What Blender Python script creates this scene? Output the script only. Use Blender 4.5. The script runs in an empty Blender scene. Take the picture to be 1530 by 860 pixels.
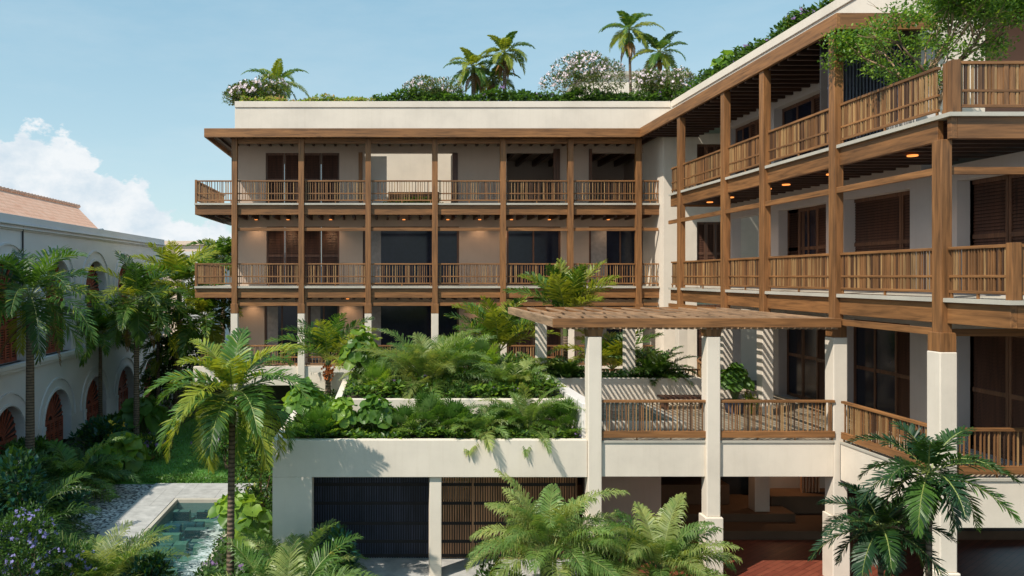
import bpy, math, random
from mathutils import Vector, Matrix
R = math.radians
scene = bpy.context.scene
COL = scene.collection
F = 1150.0; EYE = 7.4; VX = 577.0; VY = 413.0
def at(px, py, Y):
    return Vector(((px-VX)/F*Y, Y, EYE+(VY-py)/F*Y))
def X_(px, Y): return (px-VX)/F*Y
def Z_(py, Y): return EYE+(VY-py)/F*Y

# ------------------------------------------------------------------ materials
MATS = {}
def nodemat(name):
    m = bpy.data.materials.new(name); m.use_nodes = True
    nt = m.node_tree; b = nt.nodes['Principled BSDF']
    MATS[name] = m
    return m, nt, b
def N(nt, t, **kw):
    n = nt.nodes.new(t)
    for k, v in kw.items():
        if k in n.inputs: n.inputs[k].default_value = v
        else: setattr(n, k, v)
    return n
def ramp(nt, fac, stops):
    r = nt.nodes.new('ShaderNodeValToRGB')
    e = r.color_ramp.elements
    while len(e) < len(stops): e.new(0.5)
    for i, (p, c) in enumerate(stops):
        e[i].position = p; e[i].color = (*c, 1) if len(c) == 3 else c
    nt.links.new(fac, r.inputs[0])
    return r
def coords(nt, scale=(1,1,1)):
    tc = nt.nodes.new('ShaderNodeTexCoord'); mp = nt.nodes.new('ShaderNodeMapping')
    mp.inputs['Scale'].default_value = scale
    nt.links.new(tc.outputs['Object'], mp.inputs[0])
    return mp.outputs[0]
def bump(nt, b, h, strength=.3, dist=.02):
    n = N(nt, 'ShaderNodeBump', Strength=strength, Distance=dist)
    nt.links.new(h, n.inputs['Height']); nt.links.new(n.outputs[0], b.inputs['Normal'])
def mul(c, k): return tuple(min(1, x*k) for x in c)

def stucco(name, c, rough=.85, var=.10, stain=True):
    m, nt, b = nodemat(name)
    co = coords(nt)
    n1 = N(nt, 'ShaderNodeTexNoise', Scale=.55, Detail=6.0, Roughness=.65); nt.links.new(co, n1.inputs['Vector'])
    r = ramp(nt, n1.outputs[0], [(.3, mul(c, 1-var)), (.55, c), (.75, mul(c, 1+var*.4))])
    n2 = N(nt, 'ShaderNodeTexNoise', Scale=38.0, Detail=4.0); nt.links.new(co, n2.inputs['Vector'])
    # thin vertical run-off streaks
    co2 = coords(nt, (7, 7, .35))
    n3 = N(nt, 'ShaderNodeTexNoise', Scale=1.0, Detail=5.0, Roughness=.7); nt.links.new(co2, n3.inputs['Vector'])
    r3 = ramp(nt, n3.outputs[0], [(.52, (1,1,1)), (.78, (.86,.84,.8))])
    mx = N(nt, 'ShaderNodeMixRGB', blend_type='MULTIPLY'); mx.inputs[0].default_value = .4 if stain else 0
    nt.links.new(r.outputs[0], mx.inputs[1]); nt.links.new(r3.outputs[0], mx.inputs[2])
    nt.links.new(mx.outputs[0], b.inputs['Base Color'])
    b.inputs['Roughness'].default_value = rough
    b.inputs['Specular IOR Level'].default_value = .25
    bump(nt, b, n2.outputs[0], .22, .01)
    return m
def wood(name, c, axis, rough=.55, contrast=.6):
    m, nt, b = nodemat(name)
    s = [14, 14, 14]; s['xyz'.index(axis)] = .9
    co = coords(nt, s)
    n1 = N(nt, 'ShaderNodeTexNoise', Scale=1.0, Detail=7.0, Roughness=.62, Distortion=.6); nt.links.new(co, n1.inputs['Vector'])
    s2 = [1.6, 1.6, 1.6]; s2['xyz'.index(axis)] = .3
    co2 = coords(nt, s2)
    n2 = N(nt, 'ShaderNodeTexNoise', Scale=1.0, Detail=3.0); nt.links.new(co2, n2.inputs['Vector'])
    r = ramp(nt, n1.outputs[0], [(.28, mul(c, 1-contrast)), (.5, c), (.72, mul(c, 1+contrast*.8))])
    r2 = ramp(nt, n2.outputs[0], [(.3, (.55,.54,.55)), (.7, (1.08,1.05,1.0))])
    mx = N(nt, 'ShaderNodeMixRGB', blend_type='MULTIPLY'); mx.inputs[0].default_value = .8
    nt.links.new(r.outputs[0], mx.inputs[1]); nt.links.new(r2.outputs[0], mx.inputs[2])
    nt.links.new(mx.outputs[0], b.inputs['Base Color'])
    b.inputs['Roughness'].default_value = rough
    bump(nt, b, n1.outputs[0], .25, .006)
    return m
def plain(name, c, rough=.6, metal=0, emit=None, es=0):
    m, nt, b = nodemat(name)
    co = coords(nt)
    n1 = N(nt, 'ShaderNodeTexNoise', Scale=6.0, Detail=3.0); nt.links.new(co, n1.inputs['Vector'])
    r = ramp(nt, n1.outputs[0], [(.3, mul(c, .85)), (.7, mul(c, 1.12))])
    nt.links.new(r.outputs[0], b.inputs['Base Color'])
    b.inputs['Roughness'].default_value = rough; b.inputs['Metallic'].default_value = metal
    if emit:
        b.inputs['Emission Color'].default_value = (*emit, 1); b.inputs['Emission Strength'].default_value = es
    return m
def leaf(name, c, trans=.35, rough=.42, tcol=None):
    m, nt, b = nodemat(name)
    co = coords(nt)
    n1 = N(nt, 'ShaderNodeTexNoise', Scale=2.2, Detail=3.0); nt.links.new(co, n1.inputs['Vector'])
    oi = nt.nodes.new('ShaderNodeObjectInfo')
    r = ramp(nt, n1.outputs[0], [(.3, mul(c, .7)), (.52, c), (.75, (c[0]*1.5, c[1]*1.28, c[2]*1.05))])
    hs = N(nt, 'ShaderNodeHueSaturation')
    mr = nt.nodes.new('ShaderNodeMapRange'); mr.inputs[3].default_value = .8; mr.inputs[4].default_value = 1.2
    nt.links.new(oi.outputs['Random'], mr.inputs[0]); nt.links.new(mr.outputs[0], hs.inputs['Value'])
    nt.links.new(r.outputs[0], hs.inputs['Color'])
    nt.links.new(hs.outputs[0], b.inputs['Base Color'])
    b.inputs['Roughness'].default_value = rough
    b.inputs['Specular IOR Level'].default_value = .45
    t = nt.nodes.new('ShaderNodeBsdfTranslucent')
    t.inputs[0].default_value = (*(tcol or (c[0]*2.2, c[1]*1.9, c[2]*.8)), 1)
    ms = nt.nodes.new('ShaderNodeMixShader'); ms.inputs[0].default_value = trans
    out = nt.nodes['Material Output']
    nt.links.new(b.outputs[0], ms.inputs[1]); nt.links.new(t.outputs[0], ms.inputs[2]); nt.links.new(ms.outputs[0], out.inputs[0])
    return m

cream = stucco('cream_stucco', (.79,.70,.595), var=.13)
shade_grey_st = stucco('shade_grey_white_stucco', (.66,.655,.68), var=.06, stain=False)  # white building; its shade is put into a slightly grey base
taupe = stucco('taupe_stucco', (.54,.425,.345))  # warmed base stands in for warm fill light on the shaded walls
brownwall = stucco('brown_stucco', (.34,.19,.14), stain=False)
WC = (.285,.13,.046)
wx = wood('teak_x', WC, 'x'); wy = wood('teak_y', WC, 'y'); wz = wood('teak_z', WC, 'z')
bal_a = wood('baluster_teak', (.27,.13,.052), 'z'); bal_b = wood('baluster_pale', (.42,.25,.11), 'z'); bal_c = wood('baluster_dark', (.10,.048,.024), 'z')  # random wood tones; the pale one also paints sunlit facets
wpale = wood('weathered_teak', (.42,.27,.165), 'y', .7)
wpx = wood('weathered_teak_x', (.44,.28,.17), 'x', .7)
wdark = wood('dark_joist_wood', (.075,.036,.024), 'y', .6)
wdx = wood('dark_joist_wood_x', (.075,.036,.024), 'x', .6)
shut = wood('shutter_wood', (.095,.04,.024), 'z', .5)
shut2 = wood('shutter_wood_light', (.14,.065,.036), 'z', .5)
redwood = wood('red_shutter_wood', (.40,.095,.05), 'z', .55)
slate = wood('slate_slat_wood', (.06,.066,.105), 'z', .5)
bslat = wood('brown_slat_wood', (.55,.29,.16), 'z', .5)
stone = stucco('stone_edge', (.52,.48,.41), var=.2)
glass = plain('dark_glass', (.010,.014,.028), .12)
glass.node_tree.nodes['Principled BSDF'].inputs['Specular IOR Level'].default_value = .3
curtain = plain('curtain_cloth', (.30,.28,.27), .9)
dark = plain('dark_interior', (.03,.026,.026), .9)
soil = plain('soil', (.045,.03,.02), .95)
metal = plain('dark_metal', (.05,.05,.055), .4, .8)
lampm = plain('lamp_glow', (1,.6,.3), .5, 0, (1,.30,.06), 1.5)
white = stucco('white_paint', (.72,.69,.67), stain=False)
stepstone = stucco('brown_step_stone', (.15,.085,.05), var=.35)
orange = plain('orange_fruit', (.62,.17,.035), .5)
peach = stucco('peach_stucco', (.78,.60,.47), stain=False)

def brickmat(name, c1, c2, mortar, sx, bw, rh, ms=.01, rough=.6, rot=0, noise=True):
    m, nt, b = nodemat(name)
    tc = nt.nodes.new('ShaderNodeTexCoord'); mp = nt.nodes.new('ShaderNodeMapping')
    mp.inputs['Rotation'].default_value = (0,0,rot)
    nt.links.new(tc.outputs['Object'], mp.inputs[0])
    br = N(nt, 'ShaderNodeTexBrick', Color1=(*c1,1), Color2=(*c2,1), Mortar=(*mortar,1), Scale=sx)
    br.inputs['Mortar Size'].default_value = ms; br.inputs['Brick Width'].default_value = bw; br.inputs['Row Height'].default_value = rh
    nt.links.new(mp.outputs[0], br.inputs[0])
    n1 = N(nt, 'ShaderNodeTexNoise', Scale=3.0, Detail=6.0, Roughness=.7); nt.links.new(tc.outputs['Object'], n1.inputs['Vector'])
    r = ramp(nt, n1.outputs[0], [(.3, (.6,.6,.6)), (.7, (1.15,1.15,1.15))])
    mx = N(nt, 'ShaderNodeMixRGB', blend_type='MULTIPLY'); mx.inputs[0].default_value = .8 if noise else .2
    nt.links.new(br.outputs[0], mx.inputs[1]); nt.links.new(r.outputs[0], mx.inputs[2])
    nt.links.new(mx.outputs[0], b.inputs['Base Color']); b.inputs['Roughness'].default_value = rough
    bump(nt, b, br.outputs['Fac'], -.3, .01)
    return m
redfloor = brickmat('red_wood_floor', (.30,.085,.05), (.20,.05,.032), (.06,.02,.012), 1, 1.4, .14, .006, .35, rot=R(-38))
decktile = brickmat('terrace_paving', (.58,.48,.36), (.50,.40,.29), (.28,.22,.16), 1, .6, .6, .01, .6)
pathm = brickmat('pale_paving', (.52,.51,.49), (.47,.46,.44), (.25,.24,.23), 1, 1.9, 1.9, .008, .7)
poolfloor = brickmat('pool_stone', (.06,.15,.17), (.38,.46,.33), (.02,.05,.06), 1, .85, .32, .03, .5)

def m_gravel():
    m, nt, b = nodemat('gravel_pebbles')
    co = coords(nt)
    v = N(nt, 'ShaderNodeTexVoronoi', Scale=11.0); nt.links.new(co, v.inputs['Vector'])
    r = ramp(nt, v.outputs['Color'], [(.1, (.15,.15,.17)), (.35, (.5,.5,.52)), (.7, (.85,.84,.82)), (1, (.9,.9,.88))])
    r2 = ramp(nt, v.outputs['Distance'], [(.0, (1,1,1)), (.5, (.7,.7,.7)), (.75, (.1,.1,.1))])
    mx = N(nt, 'ShaderNodeMixRGB', blend_type='MULTIPLY'); mx.inputs[0].default_value = 1
    nt.links.new(r.outputs[0], mx.inputs[1]); nt.links.new(r2.outputs[0], mx.inputs[2])
    nt.links.new(mx.outputs[0], b.inputs['Base Color']); b.inputs['Roughness'].default_value = .8
    bump(nt, b, v.outputs['Distance'], -1.0, .05)
    return m
gravel = m_gravel()
def m_ground(name, a, c2, sc=3):
    m, nt, b = nodemat(name)
    co = coords(nt)
    n1 = N(nt, 'ShaderNodeTexNoise', Scale=float(sc), Detail=8.0, Roughness=.7); nt.links.new(co, n1.inputs['Vector'])
    n2 = N(nt, 'ShaderNodeTexNoise', Scale=40.0, Detail=3.0); nt.links.new(co, n2.inputs['Vector'])
    r = ramp(nt, n1.outputs[0], [(.3, a), (.7, c2)])
    nt.links.new(r.outputs[0], b.inputs['Base Color']); b.inputs['Roughness'].default_value = .9
    bump(nt, b, n2.outputs[0], .8, .05)
    return m
groundm = m_ground('garden_earth', (.02,.035,.015), (.045,.055,.022))
lawnm = m_ground('lawn_turf', (.10,.25,.05), (.14,.32,.07), 5)
hillm = m_ground('distant_hill', (.10,.16,.20), (.13,.19,.22), .02)
def m_water(name, tint=(.55,.75,.78), foam=False, wave=4.0, op=.25):
    m, nt, b = nodemat(name)
    co = coords(nt)
    n1 = N(nt, 'ShaderNodeTexNoise', Scale=wave, Detail=5.0, Roughness=.6, Distortion=.8); nt.links.new(co, n1.inputs['Vector'])
    b.inputs['Roughness'].default_value = .04
    b.inputs['Base Color'].default_value = (.02,.06,.07,1)
    b.inputs['IOR'].default_value = 1.33
    bump(nt, b, n1.outputs[0], .9, .08)
    tr = N(nt, 'ShaderNodeBsdfTransparent', Color=(*tint,1))
    ms = nt.nodes.new('ShaderNodeMixShader')
    ms.inputs[0].default_value = op
    nt.links.new(tr.outputs[0], ms.inputs[1]); nt.links.new(b.outputs[0], ms.inputs[2])
    last = ms
    if foam:
        tc = nt.nodes.new('ShaderNodeTexCoord'); sp = nt.nodes.new('ShaderNodeSeparateXYZ')
        nt.links.new(tc.outputs['Object'], sp.inputs[0])
        co3 = coords(nt, (1.3, 2.6, 1))
        n3 = N(nt, 'ShaderNodeTexNoise', Scale=2.6, Detail=7.0, Roughness=.7, Distortion=1.6); nt.links.new(co3, n3.inputs['Vector'])
        mr = nt.nodes.new('ShaderNodeMapRange'); mr.inputs[1].default_value = -.3; mr.inputs[2].default_value = 1.1; mr.inputs[3].default_value = -.26; mr.inputs[4].default_value = .14
        nt.links.new(sp.outputs[0], mr.inputs[0])
        ad = N(nt, 'ShaderNodeMath', operation='ADD'); nt.links.new(mr.outputs[0], ad.inputs[0]); nt.links.new(n3.outputs[0], ad.inputs[1])
        rr = ramp(nt, ad.outputs[0], [(.5, (0,0,0)), (.62, (1,1,1))])
        fo = N(nt, 'ShaderNodeBsdfDiffuse', Color=(.5,.58,.58,1))
        m2 = nt.nodes.new('ShaderNodeMixShader')
        nt.links.new(rr.outputs[0], m2.inputs[0]); nt.links.new(ms.outputs[0], m2.inputs[1]); nt.links.new(fo.outputs[0], m2.inputs[2])
        last = m2
    nt.links.new(last.outputs[0], nt.nodes['Material Output'].inputs[0])
    return m
poolwater = m_water('pool_water', foam=True)
pondwater = m_water('pond_water', (.3,.45,.4), wave=2.0, op=.7)
def m_tile():
    m, nt, b = nodemat('terracotta_tiles')
    co = coords(nt)
    w = N(nt, 'ShaderNodeTexWave', Scale=1.35, Distortion=.0); w.bands_direction = 'Y'; nt.links.new(co, w.inputs['Vector'])
    w2 = N(nt, 'ShaderNodeTexWave', Scale=1.6, Distortion=.3); w2.bands_direction = 'Z'; w2.wave_profile = 'SAW'; nt.links.new(co, w2.inputs['Vector'])
    n1 = N(nt, 'ShaderNodeTexNoise', Scale=2.5, Detail=6.0, Roughness=.7); nt.links.new(co, n1.inputs['Vector'])
    r = ramp(nt, n1.outputs[0], [(.3, (.76,.38,.24)), (.55, (.88,.52,.36)), (.75, (.92,.64,.49))])
    mw = N(nt, 'ShaderNodeMath', operation='MULTIPLY'); nt.links.new(w.outputs[1], mw.inputs[0]); nt.links.new(w2.outputs[1], mw.inputs[1])
    r2 = ramp(nt, mw.outputs[0], [(0, (.55,.5,.48)), (.4, (1,1,1))])
    mx = N(nt, 'ShaderNodeMixRGB', blend_type='MULTIPLY'); mx.inputs[0].default_value = .55
    nt.links.new(r.outputs[0], mx.inputs[1]); nt.links.new(r2.outputs[0], mx.inputs[2])
    nt.links.new(mx.outputs[0], b.inputs['Base Color']); b.inputs['Roughness'].default_value = .8
    bump(nt, b, mw.outputs[0], .5, .05)
    return m
tiles = m_tile()
def m_trunk(name, c, ring=9.0):
    m, nt, b = nodemat(name)
    co = coords(nt)
    w = N(nt, 'ShaderNodeTexWave', Scale=ring*.35, Distortion=1.2, Detail=2.0); w.bands_direction = 'Z'; nt.links.new(co, w.inputs['Vector'])
    n1 = N(nt, 'ShaderNodeTexNoise', Scale=9.0, Detail=6.0); nt.links.new(co, n1.inputs['Vector'])
    r = ramp(nt, w.outputs[1], [(.0, mul(c, .35)), (.25, c), (1, mul(c, 1.25))])
    r2 = ramp(nt, n1.outputs[0], [(.3, (.6,.6,.6)), (.7, (1.2,1.15,1.1))])
    mx = N(nt, 'ShaderNodeMixRGB', blend_type='MULTIPLY'); mx.inputs[0].default_value = .9
    nt.links.new(r.outputs[0], mx.inputs[1]); nt.links.new(r2.outputs[0], mx.inputs[2])
    nt.links.new(mx.outputs[0], b.inputs['Base Color']); b.inputs['Roughness'].default_value = .9
    bump(nt, b, w.outputs[1], .6, .03)
    return m
trunkm = m_trunk('palm_bark', (.16,.115,.08))
barkm = m_trunk('tree_bark', (.30,.20,.12), 3)
shaft = plain('green_crownshaft', (.12,.16,.05), .45)
rachism = plain('frond_rib', (.22,.26,.07), .5)
dryleaf = leaf('dry_frond', (.22,.12,.045), .2)
L_dark = leaf('leaf_dark', (0.032,0.082,0.018)); L_mid = leaf('leaf_mid', (0.075,0.165,0.028)); L_yel = leaf('leaf_yellow_green', (0.24,0.29,0.035))
L_soft = leaf('leaf_soft_green', (.15,.25,.07), .4); L_softy = leaf('leaf_soft_pale', (.25,.31,.10), .4)
L_teal = leaf('leaf_teal', (.02,.085,.062), .2, .35); L_lime = leaf('leaf_lime', (0.2,0.33,0.045), .4); L_limed = leaf('leaf_lime_dark', (0.09,0.19,0.03), .35)
L_pale = leaf('leaf_pale_sage', (.34,.36,.16), .3); L_pink = leaf('leaf_pinkish', (.50,.33,.24), .3)
fl_purple = plain('purple_petals', (.20,.11,.27), .6); fl_lilac = plain('lilac_petals', (.22,.20,.46), .6); fl_white = plain('white_petals', (.75,.62,.66), .6); fl_yellow = plain('yellow_petals', (.7,.5,.04), .6)

# ------------------------------------------------------------------ mesh builder
class MB:
    def __init__(s): s.v = []; s.f = []; s.m = []
    def quad(s, a, b, c, d, mi=0):
        i = len(s.v); s.v += [tuple(a), tuple(b), tuple(c), tuple(d)]; s.f.append((i,i+1,i+2,i+3)); s.m.append(mi)
    def tri(s, a, b, c, mi=0):
        i = len(s.v); s.v += [tuple(a), tuple(b), tuple(c)]; s.f.append((i,i+1,i+2)); s.m.append(mi)
    def box(s, x0, x1, y0, y1, z0, z1, mi=0):
        if x0 > x1: x0, x1 = x1, x0
        if y0 > y1: y0, y1 = y1, y0
        if z0 > z1: z0, z1 = z1, z0
        i = len(s.v)
        s.v += [(x0,y0,z0),(x1,y0,z0),(x1,y1,z0),(x0,y1,z0),(x0,y0,z1),(x1,y0,z1),(x1,y1,z1),(x0,y1,z1)]
        for q in ((0,3,2,1),(4,5,6,7),(0,1,5,4),(1,2,6,5),(2,3,7,6),(3,0,4,7)):
            s.f.append(tuple(i+k for k in q)); s.m.append(mi)
    def prism(s, pts0, pts1, mi=0):
        n = len(pts0); i = len(s.v)
        s.v += [tuple(p) for p in pts0] + [tuple(p) for p in pts1]
        s.f.append(tuple(i+k for k in reversed(range(n)))); s.m.append(mi)
        s.f.append(tuple(i+n+k for k in range(n))); s.m.append(mi)
        for k in range(n):
            s.f.append((i+k, i+(k+1)%n, i+n+(k+1)%n, i+n+k)); s.m.append(mi)
    def tube(s, pts, rad, n=6, mi=0, cap=True):
        i0 = len(s.v); P = [Vector(p) for p in pts]
        for k, p in enumerate(P):
            d = (P[min(k+1,len(P)-1)]-P[max(k-1,0)]); d = d.normalized() if d.length > 1e-9 else Vector((0,0,1))
            a = d.cross(Vector((0,0,1)))
            a = a.normalized() if a.length > 1e-3 else Vector((1,0,0))
            b = d.cross(a)
            r = rad[k] if isinstance(rad, (list,tuple)) else rad
            for j in range(n):
                t = 2*math.pi*j/n
                s.v.append(tuple(p + a*math.cos(t)*r + b*math.sin(t)*r))
        for k in range(len(P)-1):
            for j in range(n):
                s.f.append((i0+k*n+j, i0+k*n+(j+1)%n, i0+(k+1)*n+(j+1)%n, i0+(k+1)*n+j)); s.m.append(mi)
        if cap:
            s.f.append(tuple(i0+(len(P)-1)*n+j for j in range(n))); s.m.append(mi)
    def build(s, name, mats, parent=None, smooth=False, bevel=0):
        if not isinstance(mats, (list,tuple)): mats = [mats]
        off = origin_of(parent) if parent else Vector((0,0,0))
        me = bpy.data.meshes.new(name)
        me.from_pydata([(x-off[0], y-off[1], z-off[2]) for x,y,z in s.v], [], s.f)
        for m in mats: me.materials.append(m)
        if len(mats) > 1: me.polygons.foreach_set('material_index', s.m)
        if smooth: me.polygons.foreach_set('use_smooth', [True]*len(me.polygons))
        me.update()
        o = bpy.data.objects.new(name, me); COL.objects.link(o)
        if parent: o.parent = parent
        if bevel:
            bm = o.modifiers.new('bevel', 'BEVEL'); bm.width = bevel; bm.segments = 2; bm.limit_method = 'ANGLE'
        return o
def origin_of(o):
    v = Vector((0,0,0))
    while o: v += o.location; o = o.parent
    return v
def tag(o, label=None, cat=None, group=None, kind=None):
    if label: o['label'] = label
    if cat: o['category'] = cat
    if group: o['group'] = group
    if kind: o['kind'] = kind
    return o
def thing(name, loc, label, cat, group=None):
    o = bpy.data.objects.new(name, None); COL.objects.link(o); o.location = loc; o.empty_display_size = .2
    return tag(o, label, cat, group)

# wall with rectangular openings.  axis 'y': plane of constant y (u = x); axis 'x': plane of constant x (u = y)
def wall_open(mb, axis, p0, p1, u0, u1, z0, z1, ops, mi=0):
    us = sorted(set([u0,u1]+[a for o in ops for a in o[:2] if u0 < a < u1]))
    zs = sorted(set([z0,z1]+[a for o in ops for a in o[2:4] if z0 < a < z1]))
    def P(u, p, z): return (u,p,z) if axis == 'y' else (p,u,z)
    def solid(i, j):
        if i < 0 or j < 0 or i >= len(us)-1 or j >= len(zs)-1: return False
        uc = (us[i]+us[i+1])/2; zc = (zs[j]+zs[j+1])/2
        return not any(o[0] < uc < o[1] and o[2] < zc < o[3] for o in ops)
    for i in range(len(us)-1):
        for j in range(len(zs)-1):
            if not solid(i,j): continue
            a, b, c, d = us[i], us[i+1], zs[j], zs[j+1]
            mb.quad(P(a,p0,c), P(b,p0,c), P(b,p0,d), P(a,p0,d), mi)
            mb.quad(P(b,p1,c), P(a,p1,c), P(a,p1,d), P(b,p1,d), mi)
            if not solid(i-1,j): mb.quad(P(a,p0,c), P(a,p0,d), P(a,p1,d), P(a,p1,c), mi)
            if not solid(i+1,j): mb.quad(P(b,p0,c), P(b,p1,c), P(b,p1,d), P(b,p0,d), mi)
            if not solid(i,j-1): mb.quad(P(a,p0,c), P(a,p1,c), P(b,p1,c), P(b,p0,c), mi)
            if not solid(i,j+1): mb.quad(P(a,p0,d), P(b,p0,d), P(b,p1,d), P(a,p1,d), mi)

rr = random.Random(7)
BALM = [bal_a, bal_b, bal_c]
def abox(mb, axis, u0, u1, p0, p1, z0, z1, mi=0):
    if axis == 'x': mb.box(u0,u1,p0,p1,z0,z1,mi)
    else: mb.box(p0,p1,u0,u1,z0,z1,mi)
def railing(parent, axis, u0, u1, p, z, h=1.0, gap=.105, wood_m=None, kind='balcony', bw=.028):
    """railing running along axis at plane coordinate p on floor z"""
    wm = wood_m or (wx if axis == 'x' else wy)
    a = MB()
    if kind == 'balcony':
        abox(a, axis, u0, u1, p-.045, p+.045, z+h-.06, z+h)
        abox(a, axis, u0, u1, p-.025, p+.025, z+.40, z+.45)
        abox(a, axis, u0, u1, p-.03, p+.03, z+.10, z+.155)
        for u in (u0+.03, (u0+u1)/2, u1-.07): abox(a, axis, u, u+.04, p-.022, p+.022, z, z+.10)
        zb, zt = z+.155, z+h-.06
    else:
        abox(a, axis, u0, u1, p-.05, p+.05, z+h-.06, z+h)
        abox(a, axis, u0, u1, p-.05, p+.05, z+.07, z+.23)
        n = max(2, int((u1-u0)/.8))
        for k in range(n+1):
            u = u0+.04+(u1-u0-.1)*k/n; abox(a, axis, u, u+.02, p-.02, p+.02, z, z+.07)
        zb, zt = z+.23, z+h-.06
    o = a.build('railing', wm, parent, bevel=.006)
    b = MB(); u = u0+.05
    while u < u1-.05:
        w = bw*rr.choice((.8,1,1,1.25)); mi = rr.choice((0,0,0,1,1,2))
        abox(b, axis, u, u+w, p-.016+rr.uniform(-.006,.006), p+.016, zb-.01, zt+.01, mi)
        u += gap*rr.choice((.55,.8,1,1,1.1,1.35))
    b.build('balusters', BALM, o)
    return o
def shutters(parent, axis, u0, u1, p, z0, z1, n, out=-1, name='shutter'):
    """n louvred leaves, front face towards out along the other axis"""
    for k in range(n):
        a0 = u0+(u1-u0)*k/n+.008; a1 = u0+(u1-u0)*(k+1)/n-.008
        b = MB(); t = .05
        q0, q1 = sorted((p, p-out*t))
        abox(b, axis, a0, a0+.07, q0, q1, z0, z1); abox(b, axis, a1-.07, a1, q0, q1, z0, z1)
        zm = z0+(z1-z0)*.48
        for zz in (z0, zm, z1-.10): abox(b, axis, a0+.07, a1-.07, q0+.002, q1-.002, zz, zz+.10)
        for (s0, s1) in ((z0+.10, zm), (zm+.10, z1-.10)):
            m = max(3, int((s1-s0)/.075))
            for i in range(m):
                zz = s0+(s1-s0)*(i+.5)/m
                h = (s1-s0)/m*.46
                f = p+(-out)*.012; bk = p+(-out)*.042
                if axis == 'x':
                    b.quad((a0+.07,f,zz-h),(a1-.07,f,zz-h),(a1-.07,bk,zz+h),(a0+.07,bk,zz+h), 1)
                else:
                    b.quad((f,a0+.07,zz-h),(f,a1-.07,zz-h),(bk,a1-.07,zz+h),(bk,a0+.07,zz+h), 1)
        abox(b, axis, a0+.07, a1-.07, q0+.046 if out < 0 else q0+.001, q1-.001 if out < 0 else q1-.046, z0+.1, z1-.1, 2)
        b.build(name, [shut2, shut, dark], parent)
def glazing(parent, axis, u0, u1, p, z0, z1, n, out=-1, curt=False):
    fr = MB(); q0, q1 = sorted((p, p-out*.07))
    abox(fr, axis, u0, u0+.09, q0, q1, z0, z1); abox(fr, axis, u1-.09, u1, q0, q1, z0, z1)
    abox(fr, axis, u0+.09, u1-.09, q0+.002, q1-.002, z1-.11, z1); abox(fr, axis, u0+.09, u1-.09, q0+.002, q1-.002, z0, z0+.08)
    for k in range(1, n):
        u = u0+(u1-u0)*k/n; abox(fr, axis, u-.035, u+.035, q0+.004, q1-.004, z0+.08, z1-.11)
    f = fr.build('window', shut2, parent)
    g = MB(); g0, g1 = sorted((p-out*.03, p-out*.04))
    abox(g, axis, u0+.09, u1-.09, g0, g1, z0+.08, z1-.11)
    g.build('pane', glass, f)
    if curt:
        g = MB(); k = 0; uu = u0+.12
        while uu < u0+.12+min(.7, (u1-u0)*.28):
            d_ = .012+.006*(k % 2); c0, c1 = sorted((p-out*.03+out*.004, p-out*.03+out*d_)); abox(g, axis, uu, uu+.045, c0, c1, z0+.1, z1-.13); uu += .045; k += 1
        g.build('curtain', curtain, f)
    return f

F1, F2, F3 = 3.4, 6.98, 10.6
BEAM = .42; SLT = .08

# ================================================================== BACK WING
YB = 33.4; YW = 35.6
bw_ = thing('hotel_wing', (2.2, YB, 0), 'long three storey timber balcony wing facing the courtyard, cream parapet above its brown roof edge', 'building')
posts = [X_(p, YB) for p in (350,450,550,650,752,853,955)]
# walls
def BX(px): return X_(px, YW)
ops = []
lay = { # floor: list of (px0, px1, type)
 3: [(397,507,'door'), (545,683,'open'), (757,832,'open'), (884,962,'open'), (963,976,'door1')],
 2: [(398,507,'shut'), (542,686,'glass2'), (757,838,'glass1'), (880,975,'glass1')],
 1: [(395,447,'glass1'), (460,507,'glass1'), (542,686,'glass2'), (757,838,'shut'), (880,975,'glass1')],
}
wb = MB()
for fl, zf in ((1,F1),(2,F2),(3,F3)):
    top = {1:6.15, 2:9.72, 3:13.13}[fl]
    for (a,b,t) in lay[fl]:
        if t == 'door1': continue
        ops.append((BX(a), BX(b), zf+.02, top))
wall_open(wb, 'y', YW, YW+.3, BX(351), 11.9, F1-.7, 13.6, ops)
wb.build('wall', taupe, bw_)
wb = MB()   # parapet band, cream
wb.box(BX(351), 13.2, YW-.02, YW+.3, 13.72, 15.18); wb.box(BX(351)-.0, 13.14, YW-.06, YW+.34, 15.22, 15.5); wb.box(BX(351)+.02, 13.15, YW, YW+.3, 15.18, 15.22)
wb.box(BX(351), BX(351)+.3, YW+.32, 50, F1-.7, 15.18)
wb.build('parapet', cream, bw_, bevel=.01)
wb = MB()
wb.box(BX(351)+.3, 13.2, YW+.3, 36.6, 14.7, 15.1); wb.box(BX(351)+.3, -2.2, 36.6, 50, 14.7, 15.1); wb.box(4.6, 30, 36.6, 50, 14.7, 15.1); wb.box(-2.2, 4.6, 40.4, 50, 14.7, 15.1)
wb.build('roof', stone, bw_)
# roof eave
e = MB(); EX0 = X_(305, 32.9); XF = 10.87
e.box(EX0+.08, 13.2, 32.98, YW-.03, 13.56, 13.70); e.box(EX0+.08, BX(351)-.01, YW-.02, 40, 13.56, 13.70)
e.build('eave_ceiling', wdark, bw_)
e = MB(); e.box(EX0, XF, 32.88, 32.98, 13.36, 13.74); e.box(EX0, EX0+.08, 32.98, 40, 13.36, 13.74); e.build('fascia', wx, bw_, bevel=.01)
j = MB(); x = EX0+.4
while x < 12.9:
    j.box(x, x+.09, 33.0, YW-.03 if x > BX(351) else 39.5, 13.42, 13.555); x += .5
j.build('joists', wdark, bw_)
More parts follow.
